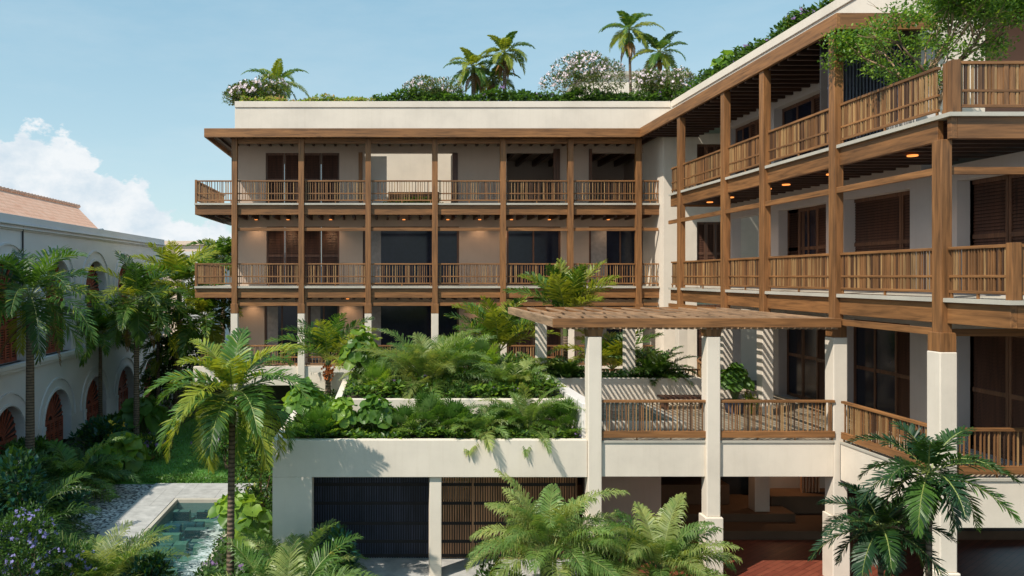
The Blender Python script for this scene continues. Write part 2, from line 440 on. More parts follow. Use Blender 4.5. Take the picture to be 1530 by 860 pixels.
# upper wall plate over top storey
e = MB(); e.box(posts[0], posts[-1], YB+.1, YB+.24, 13.2, 13.42); e.build('top_beam', wx, bw_)
for zf in (F2, F3):
    s = MB(); XL = X_(290, YB)
    s.box(XL, 11.88, YB-.02+.06, YW-.01, zf-SLT, zf); s.box(XL, BX(351)-.01, YW-.01, 39.5, zf-SLT, zf)
    s.build('balcony_floor', stone, bw_)
    b = MB()
    ed = [XL]+posts+[11.9]
    for i in range(len(ed)-1):
        a = ed[i]+(.11 if i > 0 else 0); c = ed[i+1]-(.11 if i < len(ed)-2 else 0)
        b.box(a, c, YB+.14, YB+.26, zf-SLT-BEAM, zf-SLT-.002)
    b.box(XL, XL+.1, YB+.26, 39.5, zf-SLT-BEAM, zf-SLT-.002)
    b.build('edge_beam', wx, bw_, bevel=.008)
    j = MB(); x = XL+.35
    j.box(XL+.1, 11.85, YB+.26, YW-.03, zf-SLT-.07, zf-SLT-.03)
    while x < 11.7:
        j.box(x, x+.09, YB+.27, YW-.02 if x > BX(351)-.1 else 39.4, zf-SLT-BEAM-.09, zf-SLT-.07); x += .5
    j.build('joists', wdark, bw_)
    for i in range(len(ed)-1):
        railing(bw_, 'x', ed[i]+(.13 if i else .02), ed[i+1]-(.13 if i < len(ed)-2 else .02), YB+.18, zf)
    railing(bw_, 'y', YB+.2, 39.4, XL+.05, zf)
    c = MB(); c.box(XL, XL+.09, YB+.12, YB+.21, zf, zf+1.02); c.build('corner_post', wz, bw_)
for i, x in enumerate(posts):
    p = MB(); p.box(x-.12, x+.12, YB, YB+.25, 5.95, 13.4); p.build('post', wz, bw_, bevel=.01)
    p = MB(); p.box(x-.155, x+.155, YB-.035, YB+.285, 5.8, 6.22); p.build('post_sleeve', wz, bw_, bevel=.01)
    p = MB(); p.box(x-.15, x+.15, YB-.03, YB+.28, 0, 5.8); p.build('column', cream, bw_, bevel=.015)
for z in (9.46, 6.2):
    b = MB(); ed = posts+[11.85]
    for i in range(len(ed)-1): b.box(ed[i]+.12, ed[i+1]-.12*(i < len(ed)-2), YB+.10, YB+.18, z-.07, z+.07)
    b.build('cross_rail', wx, bw_, bevel=.006)
# first floor edge
s = MB(); s.box(-8.4, 11.9, YB+.1, YB+.35, 2.66, 3.48); s.build('terrace_edge', cream, bw_, bevel=.015)
s = MB(); s.box(-8.4, 11.9, YB+.35, YW+.2, 2.9, 3.38); s.build('terrace_floor', decktile, bw_)
ed = [-8.3]+posts+[11.8]
for i in range(len(ed)-1): railing(bw_, 'x', ed[i]+.17, ed[i+1]-.17, YB+.2, F1+.06, h=.95)
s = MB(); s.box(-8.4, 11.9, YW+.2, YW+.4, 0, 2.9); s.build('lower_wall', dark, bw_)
# openings
for fl, zf in ((1,F1),(2,F2),(3,F3)):
    top = {1:6.15, 2:9.72, 3:13.13}[fl]
    for (a,b,t) in lay[fl]:
        x0, x1 = BX(a), BX(b)
        if t in ('shut','door'): shutters(bw_, 'x', x0, x1, YW+.10, zf+.03, top, 4, name='shutter' if t == 'shut' else 'door')
        elif t == 'glass2': glazing(bw_, 'x', x0, x1, YW+.08, zf+.03, top, 1, curt=True)
        elif t == 'glass1': glazing(bw_, 'x', x0, x1, YW+.08, zf+.03, top, 2, curt=(a != 757))
        elif t == 'door1':
            d = MB(); d.box(x0, x1, YW-.06, YW-.003, zf+.02, 13.3); d.build('door', shut, bw_)
# top storey: open court and two dark rooms
c = MB(); c.box(-2.2, 4.6, 40.1, 40.4, F3-.3, 15.1); c.build('court_wall', cream, bw_)
c = MB(); c.box(-2.4, -2.2, YW+.3, 40.4, F3-.3, 15.1); c.box(4.6, 4.8, YW+.3, 40.4, F3-.3, 15.1); c.build('court_side_wall', cream, bw_)
c = MB(); c.box(-1.3, .03, 37.4, 37.65, F3, 13.25); c.build('partition', white, bw_)
c = MB(); c.box(-2.4, 4.6, YW+.3, 40.1, F3-.3, F3-.01); c.build('court_floor', stone, bw_)
c = MB(); c.box(.1, 2.6, 38.0, 38.1, F3, F3+.98); c.build('timber_screen', wz, bw_)
c = MB()
c.box(4.9, 12.5, 40.0, 40.2, F3-.3, 14.6); c.box(4.8, 12.5, YW+.3, 40.0, 13.4, 13.5); c.box(4.8, 12.5, YW+.3, 40, F3-.3, F3-.01); c.box(8.9, 9.1, YW+.3, 40.0, F3, 13.4); c.box(12.35, 12.5, YW+.31, 39.99, F3, 13.39)
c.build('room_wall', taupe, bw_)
c = MB()
for k in range(9): c.box(5.0+k*.85, 5.14+k*.85, YW+.32, 39.9, 13.1, 13.38)
c.build('room_rafters', shut, bw_)
for px in (829, 834, 882): 
    c = MB(); x = BX(px); c.box(x-.07, x+.07, YW-.07, YW+.1, F3+.01, 13.3); c.build('opening_frame', shut2, bw_)
for px in (539,): 
    c = MB(); x = BX(px); c.box(x-.1, x+.08, YW-.05, YW+.1, F3+.01, 13.14); c.build('opening_frame', wz, bw_)
# jamb of courtyard, hinged leaf
c = MB(); c.box(BX(676), BX(684), YW-.05, YW+.9, F3+.01, 13.1); c.build('folding_door', shut, bw_)
# ================================================================== RIGHT WING
rw = thing('hotel_wing', (10.98, 24, 0), 'timber balcony wing receding along the right side, with tall teak posts and shuttered rooms', 'building')
XP = 10.9    # left face of posts
XW = 13.2
pys = [X_F for X_F in (XP*F/439.5, XP*F/504.5, XP*F/563.5, XP*F/670, XP*F/829)]   # 28.5 24.85 22.2 18.7 15.1
pys[0] = 28.6
for i, y in enumerate(pys):
    topz = 13.38 if i < 4 else 10.1
    p = MB(); p.box(XP, XP+.22, y, y+.26, 5.95, topz); p.build('post', wz, rw, bevel=.01)
    p = MB(); p.box(XP-.05, XP+.27, y-.05, y+.31, 5.92, 6.2 if i != 4 else 6.3); p.build('post_sleeve', wz, rw, bevel=.01)
    if i in (0, 1, 2):
        p = MB(); p.box(XP-.05, XP+.27, y-.05, y+.31, 3.4, 5.92); p.build('column', cream, rw, bevel=.015)
    elif i == 4:
        p = MB(); p.box(XP-.06, XP+.28, y-.06, y+.32, 1.6, 5.92); p.box(XP-.10, XP+.32, y-.10, y+.36, 0, 1.6); p.build('column', cream, rw, bevel=.02)
    else:
        p = MB(); p.box(XP-.06, XP+.28, y-.06, y+.32, 1.6, 5.92); p.box(XP-.10, XP+.32, y-.10, y+.36, 0, 1.6); p.build('column', cream, rw, bevel=.02)
YF3, YF2, YR0 = 14.93, 13.5, 29.85
def wing_floor(zf, yn):
    s = MB(); s.box(XP+.04, 22, yn, YR0, zf-SLT, zf); s.build('balcony_floor', stone, rw)
    b = MB()
    ys = [yn+.08]+[y for y in reversed(pys) if y > yn]+[YR0-.03]
    for i in range(len(ys)-1):
        a = ys[i]+(.26 if i > 0 else 0); b.box(XP+.12, XP+.24, a, ys[i+1], zf-SLT-BEAM, zf-SLT-.002)
    b.build('edge_beam', wy, rw, bevel=.008)
    b = MB(); b.box(XP+.242, 22, yn+.08, yn+.2, zf-SLT-BEAM, zf-SLT-.002); b.build('end_beam', wx, rw); b = MB(); b.box(XP+.24, XW, YR0-.15, YR0-.03, zf-SLT-BEAM, zf-SLT-.002); b.build('end_beam', wx, rw)
    j = MB(); j.box(XP+.24, 21, yn+.2, YR0-.2, zf-SLT-.05, zf-SLT-.02); y = yn+.5
    while y < YR0-.2:
        j.box(XP+.25, XW+.5 if y > 18 else 20, y, y+.1, zf-SLT-.36, zf-SLT-.05); y += .5
    j.build('joists', wdx, rw)
    for i in range(len(ys)-1):
        a = ys[i]+(.28 if i > 0 else .04); c = ys[i+1]-(.02 if i < len(ys)-2 else .04)
        if zf == F3 and i == 0:
            m = (a+c)/2+.1
            railing(rw, 'y', a+.03, m-.05, XP+.16, zf, gap=.068, bw=.027); railing(rw, 'y', m+.05, c, XP+.16, zf, gap=.068, bw=.027)
            q = MB(); q.box(XP+.11, XP+.21, m-.05, m+.05, zf, zf+1.0); q.build('rail_post', wz, rw)
        else: railing(rw, 'y', a, c, XP+.16, zf, gap=.068, bw=.027)
    railing(rw, 'x', XP+.26, XW-.05, YR0-.08, zf, gap=.068)
    railing(rw, 'x', XP+.26, 21, yn+.09, zf, gap=.068, bw=.04)
    q = MB(); q.box(XP+.10, XP+.26, yn+.01, yn+.17, zf, zf+1.02); q.build('corner_post', wz, rw, bevel=.006)
wing_floor(F3, YF3); wing_floor(F2, YF2)
for z in (9.5, 6.3):
    b = MB(); yy = list(reversed(pys))
    for i in range(len(yy)-1): b.box(XP+.04, XP+.14, yy[i]+.26, yy[i+1], z-.07, z+.07)
    b.box(XP+.04, XP+.14, yy[-1]+.26, YR0, z-.07, z+.07)
    b.build('cross_rail', wy, rw, bevel=.006)
b = MB(); b.box(XP+.27, 20, pys[4]+.1, pys[4]+.2, 9.43, 9.57); b.box(XP+.27, 20, pys[4]+.12, pys[4]+.22, 6.22, 6.36); b.build('cross_rail', wx, rw)
# roof
YN = 18.55
e = MB(); e.box(XF-.02, XF+.08, YN, 32.88, 13.36, 13.76);
e.build('fascia', wy, rw, bevel=.01)
e = MB(); e.box(XF+.08, XW+.1, YN, YN+.1, 13.36, 13.76); e.build('front_fascia', wx, rw, bevel=.01)
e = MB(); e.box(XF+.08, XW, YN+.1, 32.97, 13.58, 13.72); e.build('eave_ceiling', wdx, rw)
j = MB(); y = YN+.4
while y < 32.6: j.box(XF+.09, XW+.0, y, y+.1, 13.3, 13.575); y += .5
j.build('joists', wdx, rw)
# walls along X = XW
Lw = MB(); wops = []
segs = [(29.4, 27.3), (25.9, 23.1), (22.2, 19.4), (17.8, 9.0)]
for k_, (a,b) in enumerate(segs):
    for zf, top in ((F1,6.2),(F2,9.62),(F3,13.1)):
        if zf == F3 and a < 18: continue
        wops.append((b-(.35 if zf == F3 and k_ < 2 else 0), a+(.3 if zf == F3 else 0), zf+.02, top))  # top storey openings widened so dark shutters deepen the wall's shade
wall_open(Lw, 'x', XW, XW+.35, 9.0, 29.8, 3.2, 10.0, [o for o in wops if o[2] < 10])
wall_open(Lw, 'x', XW, XW+.35, 19.0, 29.8, 10.0, 13.6, [o for o in wops if o[2] > 10])
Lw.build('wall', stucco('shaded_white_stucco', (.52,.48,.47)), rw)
for zf, top in ((F1,6.2),(F2,9.62),(F3,13.1)):
    for k, (a,b) in enumerate(segs):
        if zf == F3 and k == 3: continue
        if k == 1 and zf == F2:
            shutters(rw, 'y', a-.75, a, XW+.3, zf+.03, top, 1); glazing(rw, 'y', b+.95, a-.76, XW+.28, zf+.03, top, 2); shutters(rw, 'y', b, b+.93, XW+.24, zf+.03, top, 1)
        elif (k == 2 and zf == F1) or (k == 1 and zf == F1):
            glazing(rw, 'y', b+.9, a, XW+.28, zf+.03, top, 2); shutters(rw, 'y', b, b+.88, XW+.2, zf+.03, top, 1)
        elif zf == F3:
            shutters(rw, 'y', b-(.35 if k < 2 else 0), b+1.2, XW+.26, zf+.03, top, 3); glazing(rw, 'y', b+1.22, a+.3, XW+.28, zf+.03, top, 2)
        else: shutters(rw, 'y', b, min(a, 17.8), XW+.3, zf+.03, top, 8 if k == 3 else 4)
# parapet of the right wing
e = MB(); e.box(XW-.0, XW+.3, 19.02, YW-.07, 13.74, 15.18); e.box(XW-.05, XW+.34, 19.0, YW-.07, 15.22, 15.5); e.box(XW+.01, XW+.3, 19.02, YW-.07, 15.18, 15.22)
e.build('parapet', cream, rw, bevel=.01)
e = MB(); e.box(XW+.35, 30, 19.3, YW+.3, 14.7, 15.1); e.build('roof', stone, rw)
# corner wall between the wings
e = MB(); e.box(11.9, 13.35, 33.05, 33.3, 0, 13.55); e.box(11.9, 12.15, 33.3, YW+.3, 0, 13.55); e.box(14.6, 19, 33.05, 33.3, 0, 13.55)
for z in (F1-.5, F2-.5, F3-.5): e.box(13.35, 14.6, 33.07, 33.3, z, z+.55)
e.box(13.35, 14.6, 33.07, 33.3, 9.75, 10.1); e.box(13.35, 14.6, 33.07, 33.3, 13.1, 13.55)
e.build('corner_wall', cream, rw, bevel=.01)
for zf, top in ((F1,6.2),(F2,9.75),(F3,13.1)): shutters(rw, 'x', 13.37, 14.58, 33.15, zf+.06, top, 3)
# upper volume near the terrace
e = MB(); e.box(XW+.38, 14.75, 18.95, 21, F3, 18); e.build('pillar_wall', cream, rw, bevel=.01)
e = MB(); e.box(14.75, 24, 21.3, 21.5, F3, 18); e.box(14.76, 24, 16.5, 21.3, 14.7, 14.9); e.build('recess_wall', brownwall, rw)
e = MB(); x = XF+.2
while x < XW+.3: e.box(x, x+.04, 19.25, 19.29, F3, 13.3, 0); x += .085
for z in (10.75, 11.3, 12.1, 12.9): e.box(XF+.2, XW+.3, 19.29, 19.32, z, z+.05, 0)
e.box(XF+.2, XW+.3, 19.6, 19.65, F3, 13.3, 1)
e.build('slat_screen', [slate, dark], rw)
# downlights
def downlight(parent, x, y, z, energy=26, r=.07, lamp=True):
    d = MB(); n = 14
    ring = [(x+r*math.cos(2*math.pi*k/n), y+r*math.sin(2*math.pi*k/n), z) for k in range(n)]
    d.prism(ring, [(a,b,z+.03) for a,b,_ in ring]); d.build('downlight', lampm, parent)
    if lamp:
        l = bpy.data.lights.new('downlight_lamp', 'SPOT'); l.energy = energy*1.9; l.color = (1,.62,.34); l.spot_size = R(125); l.spot_blend = .8; l.shadow_soft_size = .04
        o = bpy.data.objects.new('downlight_lamp', l); COL.objects.link(o); o.parent = parent; off = origin_of(parent); o.location = Vector((x,y,z-.03))-off
for y in (28.3, 26.6, 24.0, 22.9, 20.6, 17.4): downlight(rw, 11.9, y, F3-SLT-.40, 18, .11)
for px in (385, 432, 495, 603, 668, 715, 762, 818, 905): downlight(bw_, X_(px, YW), YW-.42, F3-SLT-.53, 15)
for px in (378, 520, 720): downlight(bw_, X_(px, YW), YW-.42, F2-SLT-.53, 15)

# ================================================================== PODIUM (planters + terrace)
pd = thing('terrace_podium', (4, 18.6, 0), 'cream terrace podium with tiered planters and slatted ground floor screens below', 'terrace')
YP = 18.6
w = MB(); XPL = -2.75
w.box(XPL, 4.86, YP, YP+.2, 2.55, 3.45)              # front band
w.box(XPL, X_(466,YP), YP+.001, YP+.5, 0, 2.55)            # left pier
w.box(X_(641,YP)+.02, X_(660,YP), YP+.08, YP+.5, 0, 2.55)
w.box(XPL, XPL+.2, YP+.2, 25.8, 0, 3.45)
w.box(XPL+.2, 4.78, 25.6, 25.8, 2.6, 4.2)
w.build('front_wall', cream, pd, bevel=.012)
w = MB(); w.box(-1.37, 4.79, 20.4, 20.58, 3.2, 4.15); w.box(-1.37, -1.2, 20.58, 25.6, 3.2, 4.15); w.build('planter_wall', cream, pd, bevel=.012)
w = MB(); w.box(4.79, 5.13, 18.82, 24.19, 2.6, 4.3); w.box(4.79, 4.95, 24.19, 25.6, 3.3, 4.3); w.build('planter_coping', white, pd, bevel=.015)
w = MB(); w.box(XPL+.2, 4.79, YP+.2, 25.6, 2.6, 3.3); w.build('planter_soil', soil, pd)
w = MB(); w.box(-1.2, 4.79, 20.58, 25.6, 3.3, 4.0); w.build('planter_soil', soil, pd)
# terrace slab
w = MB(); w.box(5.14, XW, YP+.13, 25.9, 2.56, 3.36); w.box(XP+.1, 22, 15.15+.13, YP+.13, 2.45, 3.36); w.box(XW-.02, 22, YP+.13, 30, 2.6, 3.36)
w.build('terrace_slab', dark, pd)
w = MB(); w.box(5.14, XW, YP+.0+.13, 33.4, 3.36, 3.4); w.box(XP+.1, 22, 15.25, YP+.129, 3.36, 3.4); w.build('terrace_paving', decktile, pd)
w = MB(); w.box(4.96, 9.95, 24.2, 24.36, 3.4, 4.2); w.box(9.79, 9.95, 24.36, 25.7, 3.4, 4.2); w.box(4.96, 9.79, 24.36, 25.7, 3.42, 3.95, 1); w.build('rear_planter', [cream, soil], pd, bevel=.01)
cx = [4.87, 7.73]
for x in cx:
    c = MB(); c.box(x, x+.33, YP-.05, YP+.28, 1.6, 5.95); c.box(x-.05, x+.38, YP-.10, YP+.33, 0, 1.6); c.build('column', cream, pd, bevel=.02)
    c = MB(); t = [(x+.0, YP-.05), (x+.33, YP-.05), (x+.33, YP+.28), (x, YP+.28)]
    t2 = [(x-.03, YP-.08), (x+.36, YP-.08), (x+.36, YP+.31), (x-.03, YP+.31)]
    c.prism([(a,b,5.952) for a,b in t], [(a,b,6.18) for a,b in t2]); c.build('column_cap', wz, pd)
for x in (4.87, 7.73):
    c = MB(); c.box(x, x+.32, 24.85, 25.17, 3.4, 6.1); c.build('column', cream, pd, bevel=.015)
w = MB(); w.box(4.75+.46, 7.73, YP+.05, YP+.13, 2.55, 3.38); w.box(7.73+.33, XP-.06, YP+.05, YP+.13, 2.55, 3.38)
w.build('spandrel', cream, pd, bevel=.01)
w = MB(); w.box(XP+.05, XP+.13, 15.4, YP-.05, 2.5, 3.38); w.box(XP+.28, 22, 15.15, 15.28, 2.45, 3.38); w.build('spandrel', cream, pd, bevel=.01)
w = MB(); w.box(5.22, 7.73, YP+.02, YP+.14, 3.38, 3.43); w.box(8.06, XP-.06, YP+.02, YP+.14, 3.38, 3.43); w.box(XP+.03, XP+.15, 15.4, YP-.05, 3.38, 3.43); w.box(XP+.28, 22, 15.12, 15.3, 3.38, 3.43); w.build('stone_edge', stone, pd)
railing(pd, 'x', 5.2, 7.78, YP+.06, 3.43, h=.98, gap=.08, kind='terrace', bw=.018)
railing(pd, 'x', 8.06, XP-.04, YP+.06, 3.43, h=.98, gap=.08, kind='terrace', bw=.018)
railing(pd, 'y', 15.42, YP-.08, XP+.09, 3.43, h=.98, gap=.08, kind='terrace', bw=.018)
railing(pd, 'x', XP+.3, 21, 15.2, 3.43, h=.98, gap=.08, kind='terrace', bw=.018)
# screens
def screen(parent, x0, x1, y, z0, z1, m, backed, wopen=None):
    s = MB(); x = x0
    while x < x1: s.box(x, x+.036, y, y+.03, z0, z1, 0); x += .064
    for pyy in (723,751,781,808,829):
        zz = Z_(pyy, y); s.box(x0, x1, y-.004, y+.05, zz-.05, zz+.03, 1)  # dark bars stand in for shadowed gaps between slat rows
    for (a,b,c,d) in backed: s.box(a, b, y+.055, y+.07, c, d, 2)
    s.box(x0-.04, x0, y-.01, y+.07, z0, z1, 0); s.box(x1, x1+.04, y-.01, y+.07, z0, z1, 0)
    s.build('slat_screen', [m, dark, dark], parent)
screen(pd, X_(466,20)-.1, X_(641,20)+.1, 20, .09, 2.6, slate, [(X_(466,20)-.1, X_(641,20)+.1, .09, 2.6)])
screen(pd, X_(658,20), X_(706,20), 20, .09, 2.6, bslat, [(X_(658,20), X_(706,20), .09, Z_(785,20))])
screen(pd, X_(707,20), 4.9, 19.92, .09, 2.6, bslat, [(X_(707,20), 4.9, .09, 2.6)])
w = MB(); w.box(XPL, 4.85, 18.2, 20.3, .004, .085); w.build('kerb', pathm, pd, bevel=.01)
# ground floor hall
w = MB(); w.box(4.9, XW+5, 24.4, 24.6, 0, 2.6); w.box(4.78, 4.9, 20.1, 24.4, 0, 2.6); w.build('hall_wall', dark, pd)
w = MB(); w.box(5.4, 7.5, 21.0, 21.2, 0, 2.55); w.build('hall_partition', taupe, pd)
w = MB(); w.box(11.7, XW+1.5, 24.1, 24.35, .5, 2.55); w.build('hall_panel', taupe, pd)
w = MB(); w.box(X_(1128,22.6), X_(1150,22.6), 22.6, 23.0, .3, 2.55); w.build('hall_pier', taupe, pd)  # taupe in place of cream puts the hall's dimness into the colour
w = MB()
w.box(4.9, XW+5, 21.6, 24.4, 0, .26); w.box(4.9, X_(1178,22.8), 22.4, 24.4, .26, .5, 0); w.box(X_(1152,23.2), XW+5, 23.2, 24.1, .26, .78); w.box(4.9, 10.4, 23.3, 24.4, .5, 1.1)
w.build('hall_steps', stepstone, pd, bevel=.015)
w = MB()
for k in range(6): w.box(12.75+k*.1, 12.79+k*.1, 23.6, 23.7, .78, 2.55)
w.build('slat_divider', bslat, pd)
downlight(pd, 12.2, 23.8, 2.5, 22, .05); downlight(pd, 7.2, 21.9, 2.5, 10, .05); downlight(pd, 10.2, 22.2, 2.5, 8, .05)

# pond on the terrace
po = thing('reflecting_pond', (6.5, 20.1, 3.4), 'low stone edged reflecting pond on the terrace behind the railing', 'pond')
w = MB(); w.box(5.2, 7.85, 20.1, 20.3, 3.4, 3.6); w.box(5.2, 7.85, 23.6, 23.8, 3.4, 3.6); w.box(5.2, 5.35, 20.3, 23.6, 3.4, 3.6); w.box(7.65, 7.85, 20.3, 23.6, 3.4, 3.6)
w.build('basin', stone, po, bevel=.01)
w = MB(); w.box(5.35, 7.65, 20.3, 23.6, 3.41, 3.52); w.build('water', pondwater, po)
w = MB(); w.box(5.35, 7.65, 20.3, 23.6, 3.402, 3.406); w.build('basin_floor', dark, po)

# pergola
pg = thing('pergola', (7.4, 22, 3.4), 'weathered timber pergola roof of thin battens over the middle terrace', 'pergola')
PX0, PX1, PY0, PY1 = 4.0, XP-.0, 18.42, 25.3
w = MB(); w.box(PX0, PX1, PY0, PY0+.1, 6.18, 6.40); w.build('front_beam', wx, pg, bevel=.008)
w = MB(); w.box(PX0, PX0+.13, PY0+.1, PY1, 6.182, 6.40); w.build('side_beam', wpale, pg, bevel=.008)
w = MB(); w.box(PX0+.13, PX1, PY1-.1, PY1, 6.18, 6.40); w.build('rear_beam', wx, pg, bevel=.008)
for y in (20.7, 23.0):
    w = MB(); w.box(PX0+.13, PX1, y, y+.06, 6.22, 6.34); w.build('purlin', wpx, pg)
w = MB(); x = PX0+.6
while x < PX1: w.box(x, x+.045, PY0+.1, PY1-.1, 6.342, 6.395); x += .62
w.build('joists', wpale, pg)
w = MB(); x = PX0+.2
while x < PX1-.05:
    w.box(x, x+.05, PY0+.08, PY1-.02, 6.13, 6.178); x += .15+rr.uniform(-.008,.008)
w.build('battens', wpale, pg)

# curved balustrade by the walkway behind the terrace
cb = thing('balustrade', (11.6, 28.5, 3.4), 'curved timber balustrade with pale balusters on the walkway behind the terrace', 'railing')
w = MB(); b2 = MB(); cen = Vector((12.9, 27.6, 0)); rad = 1.6; pp = []
for k in range(15):
    a = R(120+k*9); p = cen+Vector((math.cos(a)*rad, math.sin(a)*rad, 0)); pp.append((p.x, p.y, 4.38-.012*k))
    b2.box(p.x-.02, p.x+.02, p.y-.02, p.y+.02, 3.4, 4.36-.012*k, k % 2)
w.tube(pp, .045, 6); hr = w.build('handrail', wx, cb); b2.build('balusters', [bal_b, bal_a], cb)
wr = thing('balustrade', (9.5, 26.3, 3.4), 'low straight dark timber balustrade just behind the terrace ferns', 'railing')
railing(wr, 'x', 5.6, 10.7, 26.3, 3.4, h=.85)

# ================================================================== LEFT ARCADE BUILDING
XL = -14.4
ab = thing('arcade_building', (XL, 31, 0), 'white colonial building, shade greyed into its wall colour, with two storeys of arched red shutters and a terracotta tile roof', 'building')
wl = MB(); ar = MB(); BAY = 4.4; OW = 1.35; DEP = .38
def arch_pts(yc, zs, r, n=18): return [(yc+r*math.cos(math.pi*k/n), zs+r*math.sin(math.pi*k/n)) for k in range(n+1)]   # from near? +r to -r
starts = [38.15+BAY*k for k in range(-6, 3)]
def storey(z0, z1, zsill, zs):
    for yc in starts:
        a, b = yc-BAY/2, yc+BAY/2
        pts = arch_pts(yc, zs, OW)
        X = XL
        def q(y0,za,y1,zb): wl.quad((X,y0,za),(X,y1,za),(X,y1,zb),(X,y0,zb))
        q(a,z0,yc-OW,z1); q(yc+OW,z0,b,z1)
        if zsill > z0: q(yc-OW,z0,yc+OW,zsill)
        for k in range(len(pts)-1):
            (y0,za),(y1,zb) = pts[k], pts[k+1]
            wl.quad((X,y0,za),(X,y1,zb),(X,y1,z1),(X,y0,z1))
            wl.quad((X,y0,za),(X-DEP,y0,za),(X-DEP,y1,zb),(X,y1,zb))
        for yy in (yc-OW, yc+OW): wl.quad((X,yy,zsill),(X-DEP,yy,zsill),(X-DEP,yy,zs),(X,yy,zs))
        wl.quad((X,yc-OW,zsill),(X,yc+OW,zsill),(X-DEP,yc+OW,zsill),(X-DEP,yc-OW,zsill))
        # raised arch band
        for r0, r1, dx in ((OW+.02, OW+.12, .05), (OW+.48, OW+.56, .06)):
            p0 = arch_pts(yc, zs, r0); p1 = arch_pts(yc, zs, r1)
            for k in range(len(p0)-1):
                A = [(X,p0[k][0],p0[k][1]),(X,p0[k+1][0],p0[k+1][1]),(X,p1[k+1][0],p1[k+1][1]),(X,p1[k][0],p1[k][1])]
                B = [(X+dx,y,z) for _,y,z in A]
                ar.prism(A, B)
        for s in (-1, 1):   # pilaster cap + base
            y0 = yc+s*(OW+.07); ar.box(X-.01, X+.07, y0-.14, y0+.14, zs-.18, zs-.02); ar.box(X-.01, X+.06, y0-.1, y0+.1, zsill, zs-.18)
storey(0, 3.72, 0, 1.08); storey(4.05, 9.2, 4.05, 6.8)
wl.build('wall', shade_grey_st, ab); ar.build('arch_moulding', shade_grey_st, ab)
y0, y1 = starts[0]-BAY/2, starts[-1]+BAY/2+.5
lg = MB(); lg.box(XL-.3, XL+.16, y0, y1, 3.72, 3.86); lg.box(XL-.3, XL+.24, y0, y1, 3.86, 4.05); lg.build('ledge', shade_grey_st, ab, bevel=.02)
lg = MB(); lg.box(XL-.35, XL+.06, y0, y1, 9.2, 9.26); lg.box(XL-.35, XL+.14, y0, y1, 9.26, 9.32); lg.box(XL-.35, XL+.08, y0, y1, 9.32, 9.40); lg.box(XL-.35, XL+.2, y0, y1, 9.40, 9.46); lg.box(XL-.35, XL+.1, y0, y1, 9.46, 9.78); lg.build('cornice', shade_grey_st, ab, bevel=.01)
lg = MB(); lg.box(XL-6, XL-.001, y1-.5, y1, 0, 9.2); lg.box(XL-6, XL-.36, y0, y1, 9.1, 9.3); lg.build('end_wall', shade_grey_st, ab)
for zs, zsill in ((1.08, 0), (6.8, 4.05)):
    for yc in starts:
        s = MB(); X = XL-DEP-.02
        p = [(X,y,z) for y,z in arch_pts(yc, zs, OW+.05)]
        ps = [(X, yc+OW+.05, zsill-.03)]+p+[(X, yc-OW-.05, zsill-.03)]
        s.prism(ps, [(X-.05,y,z) for _,y,z in ps], 1)
        nz = 6
        for k in range(nz+1):
            y = yc-OW+2*OW*k/nz; s.box(X+.001, X+.07, y-.05, y+.05, zsill, zs)
        for z in (zsill+.06, zs-.06, (zsill+zs)/2): s.box(X+.002, X+.06, yc-OW, yc+OW, z-.06, z+.06)
        z = zsill+.12
        while z < zs-.1: s.box(X+.001, X+.035, yc-OW, yc+OW, z, z+.045); z += .1
        o = s.build('arched_shutter', [redwood, dark], ab)
        f = MB()
        for k in range(13):
            a = math.pi*(k+.5)/13
            d = Vector((0, math.cos(a), math.sin(a))); n = Vector((0,-d.z,d.y))*.04; c = Vector((X+.02, yc, zs))
            A = [c+d*.22-n*.5, c+d*.22+n*.5, c+d*(OW-.03)+n, c+d*(OW-.03)-n]
            f.prism([tuple(q) for q in A], [(q.x+.05,q.y,q.z) for q in A])
        pr = arch_pts(yc, zs, .22, 10); pq = arch_pts(yc, zs, .30, 10)
        for k in range(10):
            A = [(X+.02,pr[k][0],pr[k][1]),(X+.02,pr[k+1][0],pr[k+1][1]),(X+.02,pq[k+1][0],pq[k+1][1]),(X+.02,pq[k][0],pq[k][1])]
            f.prism(A, [(x+.06,y,z) for x,y,z in A])
        f.build('sunburst_slats', redwood, o)
# tile roof as gabled prism
t = MB(); e0, e1 = (-15.6, 9.8), (-18.4, 11.55); e2 = (-21.2, 9.8); ya, yb = 5.0, 45.8
t.prism([(e0[0],ya,e0[1]),(e1[0],ya,e1[1]),(e2[0],ya,e2[1])], [(e0[0],yb-3.5,e0[1]),(e1[0],yb,e1[1]),(e2[0],yb-3.5,e2[1])])
t.build('tile_roof', tiles, ab)
t = MB(); y = ya
while y < yb: t.tube([(e1[0],y,e1[1]+.02),(e1[0],y+.36,e1[1]+.05)], [.10,.13], 6); y += .36
t.build('ridge_tiles', tiles, ab)
t = MB(); t.tube([(XL+.05, 30.4, 4.3), (XL+.05, 30.4, 9.75)], .035, 6); t.build('downpipe', metal, ab)

